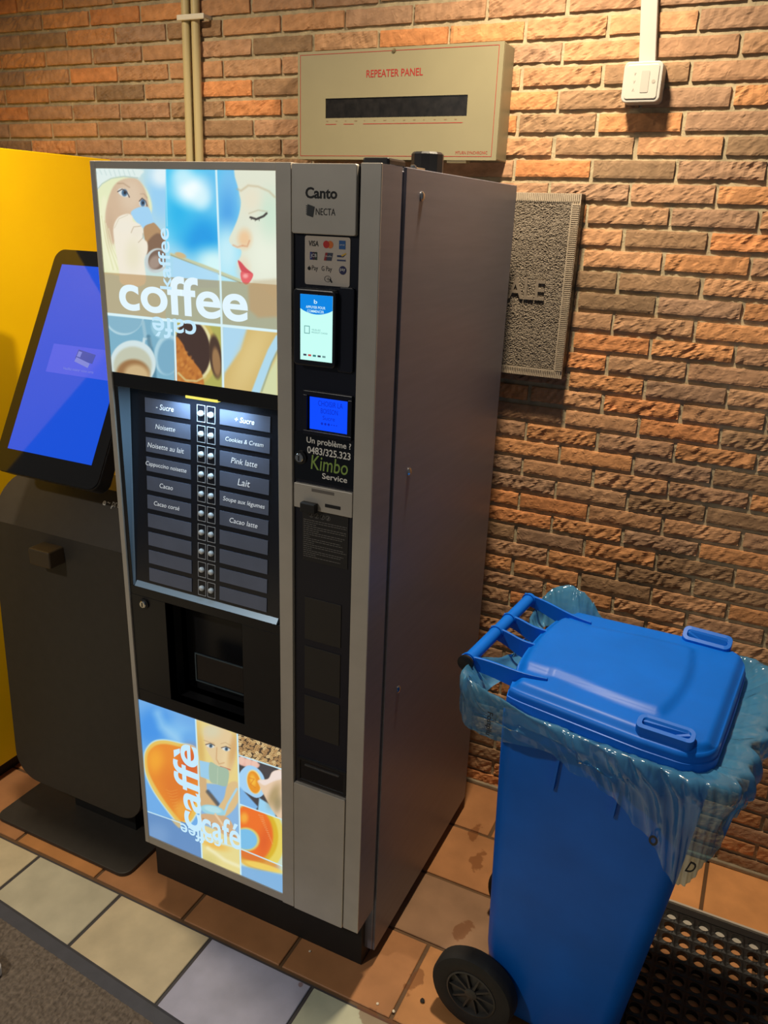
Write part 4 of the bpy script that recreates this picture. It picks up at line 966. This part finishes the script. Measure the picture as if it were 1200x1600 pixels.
# lid
XF, XBm, XBs, CR = .468, .076, .098, .06
def lidw(x):
    w_ = .188+.022*np.clip((x-.1)/.25, 0, 1)
    if x > XF-CR: w_ -= CR-math.sqrt(max(CR**2-(x-(XF-CR))**2, 0))
    if x < .13: w_ -= .010*((.13-x)/.05)**2
    return w_
def smoothstep(a, b, x): t = min(max((x-a)/(b-a), 0), 1); return t*t*(3-2*t)
def lidz(x, y):
    xb = XBm+(XBs-XBm)*min(abs(y)/.17, 1)**2
    d = min(x-xb, XF-x, lidw(x)-abs(y)); d = max(d, 0)
    z = .930-.013*(1-smoothstep(0, .022, d))**1.6
    # raised middle panel, narrower at the hinge tongue
    wp_ = .118+.03*smoothstep(.10, .34, x) if x > .15 else .128
    e = min(wp_-abs(y), (.392-.02*(y/.15)**2)-x, x-.02)
    z += .010*smoothstep(0, .018, e)
    return z
NX, NY = 74, 56; vs = []; sx = [0]
us = [0.5-0.5*math.cos(math.pi*i/NX)*(1 if True else 1) for i in range(NX+1)]
for i in range(NX+1):
    for j in range(NY+1):
        v = math.sin(math.pi/2*(2*j/NY-1))
        u = us[i]
        y_ = v*.188; xb = XBm+(XBs-XBm)*abs(v)**2.2
        x = xb+(XF-xb)*u; y = v*lidw(x)
        if i == NX: y = v*(lidw(XF-.0001))
        vs.append((x, y, lidz(x, y)))
mb = MB(); mb.add(vs, [(i*(NY+1)+j, (i+1)*(NY+1)+j, (i+1)*(NY+1)+j+1, i*(NY+1)+j+1) for i in range(NX) for j in range(NY)])
bord = [(0, j) for j in range(NY+1)]+[(i, NY) for i in range(1, NX+1)]+[(NX, j) for j in range(NY-1, -1, -1)]+[(i, 0) for i in range(NX-1, 0, -1)]
ring0 = [vs[i*(NY+1)+j] for i, j in bord]; cxm = .28
def outw(p, o, z):
    v = Vector((p[0]-cxm, p[1]*1.25, 0)).normalized(); return (p[0]+v.x*o, p[1]+v.y*o, z)
rings = [ring0, [outw(p, .003, p[2]-.008) for p in ring0], [outw(p, .004, .900) for p in ring0], [outw(p, .0065, .899) for p in ring0], [outw(p, .007, .880) for p in ring0], [outw(p, .004, .880) for p in ring0], [outw(p, -.004, .90) for p in ring0]]
mb.loft(rings, False, False)
lid = obj('lid', mb, BL, bn, smooth=True, local=True)
mdl = lid.modifiers.new('weld', 'WELD'); mdl.merge_threshold = .0002
def grip(sg):
    mb_ = MB(); pts_o = rrect(.336, .434, -.016, .016, .012, 5); pts_i = rrect(.345, .426, -.008, .009, .006, 5)
    def tr(x, q, h):
        return (x, sg*(.190+.010*math.sin((x-.336)/.098*math.pi)*-.5) + q, .926+h)
    n = len(pts_o)
    if sg < 0: hgt = lambda q: .014+q*.30
    else: hgt = lambda q: .018+q*.55
    lo = [tr(x, q, -.01) for x, q in pts_o]; to = [tr(x, q, hgt(q)) for x, q in pts_o]; ti = [tr(x, q, hgt(q)) for x, q in pts_i]; bi = [tr(x, q*.8-.001, hgt(q)-(.004 if q > 0 else .026)) for x, q in pts_i]
    vs_ = lo+to+ti+bi
    fs_ = []
    for k in range(3): fs_ += [(k*n+i, k*n+(i+1) % n, (k+1)*n+(i+1) % n, (k+1)*n+i) for i in range(n)]
    fs_.append(tuple(3*n+i for i in range(n)))
    mb_.add(vs_, fs_); return obj('grip', mb_, BL, lid, local=True, bevel=.002)
grip(-1); grip(1)
# handle
HZ = .935
mb = MB(); mb.tube([(.0, -.178, HZ), (.0, .168, HZ)], .0128, 18)
for yy in (-.03, .04, -.166, .157):
    mb.tube([(0, yy-.003, HZ), (0, yy+.003, HZ)], .0155, 18)
hl = obj('handle', mb, BL, bn, smooth=True, local=True)
def arm(y, x1, w_=.003, zt=.0, ystep=0):
    mb_ = MB(); a = []; b = []
    nn = 12
    for k in range(nn+1):
        t = k/nn; x = -.012+(x1+.012)*t; zt_ = HZ+.012*(1-t)+.0*t; zb_ = HZ-.014-.03*t
        yy = y+ystep*t+.004*math.sin(t*math.pi*2)
        a.append((x, yy, zt_)); b.append((x, yy, zb_))
    L = [[(p[0], p[1]-w_, p[2]), (p[0], p[1]+w_, p[2]), (q[0], q[1]+w_, q[2]), (q[0], q[1]-w_, q[2])] for p, q in zip(a, b)]
    mb_.loft(L); return obj('hinge_arm', mb_, BL, hl, local=True, bevel=.001)
arm(-.172, .155, ystep=.03); arm(.163, .155, ystep=-.03); arm(-.03, .088); arm(.04, .088)
mb = MB(); mb.lathe([(.0165, .002), (.0165, -.004), (.012, -.006), (.003, -.0065)], (0, -.178, HZ), 'Y', 24); obj('end_cap', mb, BLACK, hl, local=True, smooth=True, label='round black end cap')
# wheels on one axle
mb = MB(); mb.tube([(.077, -.165, .1), (.077, .165, .1)], .01, 14); obj('axle', mb, CHROME, bn, local=True)
TY = mat('black_tyre', rgb(34, 32, 30), .75, var=(40, .15), bump=(200, .2, .002)); RIMM = mat('dark_grey_hub', rgb(56, 54, 52), .5)
for sg in (-1, 1):
    y0_, y1_ = sg*.138, sg*.182; mid = (y0_+y1_)/2; o_ = sg
    mb = MB(); mb.lathe([(.060, y0_), (.094, y0_), (.0995, y0_+o_*.006), (.1, mid), (.0995, y1_-o_*.008), (.095, y1_-o_*.002), (.085, y1_), (.066, y1_-o_*.001), (.060, y1_-o_*.004), (.060, y0_)], (.077, 0, .1), 'Y', 48)
    wh = obj('wheel', mb, TY, bn, local=True, smooth=True)
    mb = MB(); mb.lathe([(.0605, y1_-o_*.012), (.0605, y1_-o_*.002), (.0565, y1_-o_*.001), (.0545, y1_-o_*.006), (.0545, y1_-o_*.02), (.02, y1_-o_*.02)], (.077, 0, .1), 'Y', 40)
    for k in range(10):
        a = 2*math.pi*k/10; c, s = math.cos(a), math.sin(a)
        def sp_(r, t, y): return (.077+r*c-t*s, y, .1+r*s+t*c)
        mb.loft([[sp_(.012, -.003, y1_-o_*.004), sp_(.012, .003, y1_-o_*.004), sp_(.012, .003, y1_-o_*.02), sp_(.012, -.003, y1_-o_*.02)], [sp_(.056, -.0018, y1_-o_*.005), sp_(.056, .0018, y1_-o_*.005), sp_(.056, .0018, y1_-o_*.02), sp_(.056, -.0018, y1_-o_*.02)]])
    mb.lathe([(.015, y1_-o_*.02), (.015, y1_-o_*.003), (.011, y1_-o_*.001), (.003, y1_-o_*.001)], (.077, 0, .1), 'Y', 24)
    obj('hub', mb, RIMM, wh, local=True, smooth=True)

# ================================================================== BIN BAG
BAGM = bpy.data.materials.new('thin_blue_plastic'); BAGM.use_nodes = True
nt = BAGM.node_tree; n = nt.nodes; l = nt.links; b = n['Principled BSDF']
b.inputs['Base Color'].default_value = (*rgb(150, 206, 234), 1); b.inputs['Roughness'].default_value = .1; b.inputs['Specular IOR Level'].default_value = 1.0
tcn = n.new('ShaderNodeTexCoord'); tn = n.new('ShaderNodeTexNoise'); tn.inputs['Scale'].default_value = 15; tn.inputs['Detail'].default_value = 3; tn.inputs['Distortion'].default_value = 1.2
mpn = n.new('ShaderNodeMapping'); mpn.inputs['Scale'].default_value = (1.0, 1.0, .55); mpn.inputs['Rotation'].default_value = (.2, .7, .1); l.new(tcn.outputs['Object'], mpn.inputs[0]); l.new(mpn.outputs[0], tn.inputs['Vector'])
bpn = n.new('ShaderNodeBump'); bpn.inputs['Strength'].default_value = 1.0; bpn.inputs['Distance'].default_value = .010; tn.noise_type = 'RIDGED_MULTIFRACTAL'; l.new(tn.outputs['Fac'], bpn.inputs['Height']); 
trn = n.new('ShaderNodeBsdfTransparent'); trn.inputs[0].default_value = (*rgb(168, 218, 240), 1)
tsl = n.new('ShaderNodeBsdfTranslucent'); tsl.inputs[0].default_value = (*rgb(120, 204, 252), 1)
dif = n.new('ShaderNodeBsdfDiffuse'); dif.inputs[0].default_value = (*rgb(104, 192, 248), 1); l.new(bpn.outputs[0], dif.inputs[1]); l.new(bpn.outputs[0], tsl.inputs[1])
m1 = n.new('ShaderNodeMixShader'); m1.inputs[0].default_value = .5; l.new(dif.outputs[0], m1.inputs[1]); l.new(tsl.outputs[0], m1.inputs[2])
m2 = n.new('ShaderNodeMixShader'); m2.inputs[0].default_value = .58; l.new(m1.outputs[0], m2.inputs[1]); l.new(trn.outputs[0], m2.inputs[2])
gat = n.new('ShaderNodeAttribute'); gat.attribute_name = 'gather'; gmr = n.new('ShaderNodeMapRange'); gmr.inputs[3].default_value = .70; gmr.inputs[4].default_value = .22; l.new(gat.outputs['Fac'], gmr.inputs[0]); l.new(gmr.outputs[0], m2.inputs[0])
glo = n.new('ShaderNodeBsdfGlossy'); glo.inputs['Roughness'].default_value = .13; l.new(bpn.outputs[0], glo.inputs['Normal'])
lw = n.new('ShaderNodeFresnel'); lw.inputs[0].default_value = 1.7; l.new(bpn.outputs[0], lw.inputs[1])
m3 = n.new('ShaderNodeMixShader'); l.new(lw.outputs[0], m3.inputs[0]); l.new(m2.outputs[0], m3.inputs[1]); l.new(glo.outputs[0], m3.inputs[2])
l.new(m3.outputs[0], n['Material Output'].inputs[0]); n.remove(b)
# (x, y, outward nx, ny, bulge, bulge z, end z, end offset) round the rim, seen from above
ctl = [
 (.030, -.150, -.8, -.6, .024, .930, .880, .024),
 (.042, -.194, -.45, -.9, .040, .930, .850, .036),
 (.085, -.202, 0, -1, .034, .908, .838, .040),
 (.190, -.206, 0, -1, .022, .885, .845, .026),
 (.255, -.210, 0, -1, .022, .882, .826, .026),
 (.315, -.213, 0, -1, .024, .882, .806, .022),
 (.360, -.214, .05, -1, .026, .882, .770, .018),
 (.405, -.212, .1, -1, .030, .880, .725, .016),
 (.446, -.200, .35, -.94, .040, .880, .655, .016),
 (.468, -.178, .7, -.7, .048, .880, .710, .020),
 (.478, -.150, .95, -.3, .052, .884, .790, .030),
 (.481, -.080, 1, 0, .054, .890, .800, .040),
 (.481, .010, 1, 0, .052, .895, .800, .040),
 (.481, .110, 1, 0, .046, .900, .800, .036),
 (.470, .175, .7, .7, .034, .900, .800, .030),
 (.430, .208, .1, 1, .018, .890, .800, .018),
 (.300, .208, 0, 1, .010, .885, .800, .012),
 (.170, .200, 0, 1, .008, .890, .800, .012),
 (.118, .198, 0, 1, .016, .948, .830, .016),
 (.075, .198, 0, 1, .020, .962, .830, .016),
 (.040, .190, -.3, .95, .016, .945, .830, .016),
 (.030, .150, -.8, .5, .008, .900, .850, .010),
 (.045, .05, -1, 0, .006, .885, .850, .008),
 (.045, -.05, -1, 0, .006, .885, .850, .008)]
CT = np.array(ctl); K = len(CT); NA, NR = 420, 34
def cr_(t):
    i = int(math.floor(t)) % K; f = t-math.floor(t); p0, p1, p2, p3 = CT[i-1], CT[i], CT[(i+1) % K], CT[(i+2) % K]
    return .5*((2*p1)+(-p0+p2)*f+(2*p0-5*p1+4*p2-p3)*f*f+(-p0+3*p1-3*p2+p3)*f**3)
mb = MB(); loops = []
for r in range(NR+1):
    s = r/NR; L = []
    for a in range(NA):
        x, y, nx, ny, bu, bz, ez, eo = cr_(a/NA*K)
        ln = math.hypot(nx, ny); nx /= ln; ny /= ln
        front = max(0, nx)
        # profile: from under the lid skirt out over the bulge, then down to the torn hem
        P = [(-.016, .874), (-.002, .884 if bz < .93 else bz-.03), (bu*.75, bz+.012*(1 if bz < .93 else .3)), (bu, bz-.010), (bu*.94, bz-.035), (bu*.35+eo*.65, bz*.45+ez*.55), (eo, ez)]
        if ez > bz-.055: P[4] = (bu*.9+eo*.1, bz*.75+ez*.25-.004)
        f = s*(len(P)-1); i = min(int(f), len(P)-2); g = f-i
        q0, q1, q2, q3 = [np.array(P[max(0, min(len(P)-1, i+k))]) for k in (-1, 0, 1, 2)]
        o, z = .5*((2*q1)+(-q0+q2)*g+(2*q0-5*q1+4*q2-q3)*g*g+(-q0+3*q1-3*q2+q3)*g**3)
        arc = a/NA*K
        amp = .0045*math.sin(math.pi*min(s*1.3, 1))+.004*s
        rd = lambda a_, b_, c_: 1-2.6*abs(noise.noise(Vector((a_, b_, c_))))
        ple = rd(arc*1.3-s*3.2*(1-front), s*1.1, 2)*1.2+.5*rd(arc*3.1-s*4.6*(1-front), s*.9, 7)+.22*rd(arc*9-s*5*(1-front), s*1.5, 4)
        dd = amp*ple*(1+1.2*front)
        z += .006*noise.noise(Vector((arc*1.7, 3, s*3)))*s
        off = o+dd+(.003 if s > .3 else 0)
        L.append((x+nx*off, y+ny*off, z))
    loops.append(L)
mb.loft(loops, False, False)
bg = thing('bin_bag', 'crumpled translucent light blue plastic bag hanging over the bin rim', 'bag', (.83, .235, 0), math.radians(TH))
film = obj('film', mb, BAGM, bg, smooth=False, local=True); film.data.shade_smooth()
ga = film.data.attributes.new('gather', 'FLOAT', 'POINT')            # how much the film is gathered up under the lid
ga.data.foreach_set('value', [max(0.0, 1-(k//NA)/NR*1.5) for k in range(len(film.data.vertices))])
INK = mat('black_ink', rgb(30, 36, 46), .5)
text('lettering', 'Fostplu', (.080, .094, .846, .896), INK, bg, lambda a, b, d: (a, -.2525-d, b), rot=-90, bold=.02, local=True)
text('lettering', 'o', (.396, .412, .735, .757), INK, bg, lambda a, b, d: (a, -.2395-d, b), bold=.02, local=True, rot=-30)
text('lettering', 'D', (.462, .478, .70, .725), INK, bg, lambda a, b, d: (a, -.2405-d+(a-.455)*.9, b), bold=.02, local=True, rot=-25)

# ================================================================== SHOE AT THE FRAME'S EDGE
p = at(3, 1524, 2, .012)
sh = thing('shoe', 'dark shoe with white sole whose tip shows at the left edge on the carpet mat', 'shoe', (p[0]-.13, p[1]-.05, .013), math.radians(20))
def shoe_loop(z, grow, cut=0):
    return [(.14*math.cos(t)*(1 if math.cos(t) > 0 else .95)*grow-cut*(.5+.5*math.cos(t)), .048*math.sin(t)*(1-.12*math.cos(2*t))*grow, z) for t in [2*math.pi*k/28 for k in range(28)]]
mb = MB(); mb.loft([shoe_loop(0, .97), shoe_loop(.004, 1), shoe_loop(.024, 1), shoe_loop(.027, .97)]); obj('sole', mb, mat('white_sole', rgb(214, 210, 204), .6), sh, smooth=True, local=True)
mb = MB(); mb.loft([shoe_loop(.025, .96), shoe_loop(.045, .93), shoe_loop(.062, .84, .03), shoe_loop(.085, .66, .075), shoe_loop(.10, .6, .09)]); obj('upper', mb, mat('dark_canvas', rgb(34, 38, 48), .8), sh, smooth=True, local=True)

# ================================================================== SMALL LOOSE BITS
PEB = mat('dark_grit', rgb(28, 24, 22), .7); CRU = mat('pale_crumb', rgb(226, 214, 190), .8)
def bit(u, v, r, m_, lab):
    p = at(u, v, 2, 0); R_ = random.Random(int(u)); pts = []
    bm_ = bmesh.new(); bmesh.ops.create_icosphere(bm_, subdivisions=2, radius=r)
    for w_ in bm_.verts: w_.co *= 1+.3*noise.noise(w_.co*300+Vector((u, v, 0))); w_.co.z = w_.co.z*.6+r*.5
    me = bpy.data.meshes.new('crumb'); bm_.to_mesh(me); bm_.free(); me.materials.append(m_)
    o = place('crumb', me); o.location = (p[0], p[1], 0); tag(o, lab, 'crumb', 'crumbs on the tiles')
bit(660, 1565, .006, PEB, 'black speck of grit on the tiles left of the bin wheel'); bit(615, 1581, .0035, CRU, 'pale crumb on the joint in front of the vending machine corner'); bit(590, 1569, .0035, CRU, 'pale crumb left of another crumb near the bottom edge'); bit(484, 1487, .003, CRU, 'tiny pale crumb on brown tile under the vending machine front'); bit(131, 1265, .004, CRU, 'tiny pale crumb lying on the kiosk base plate')
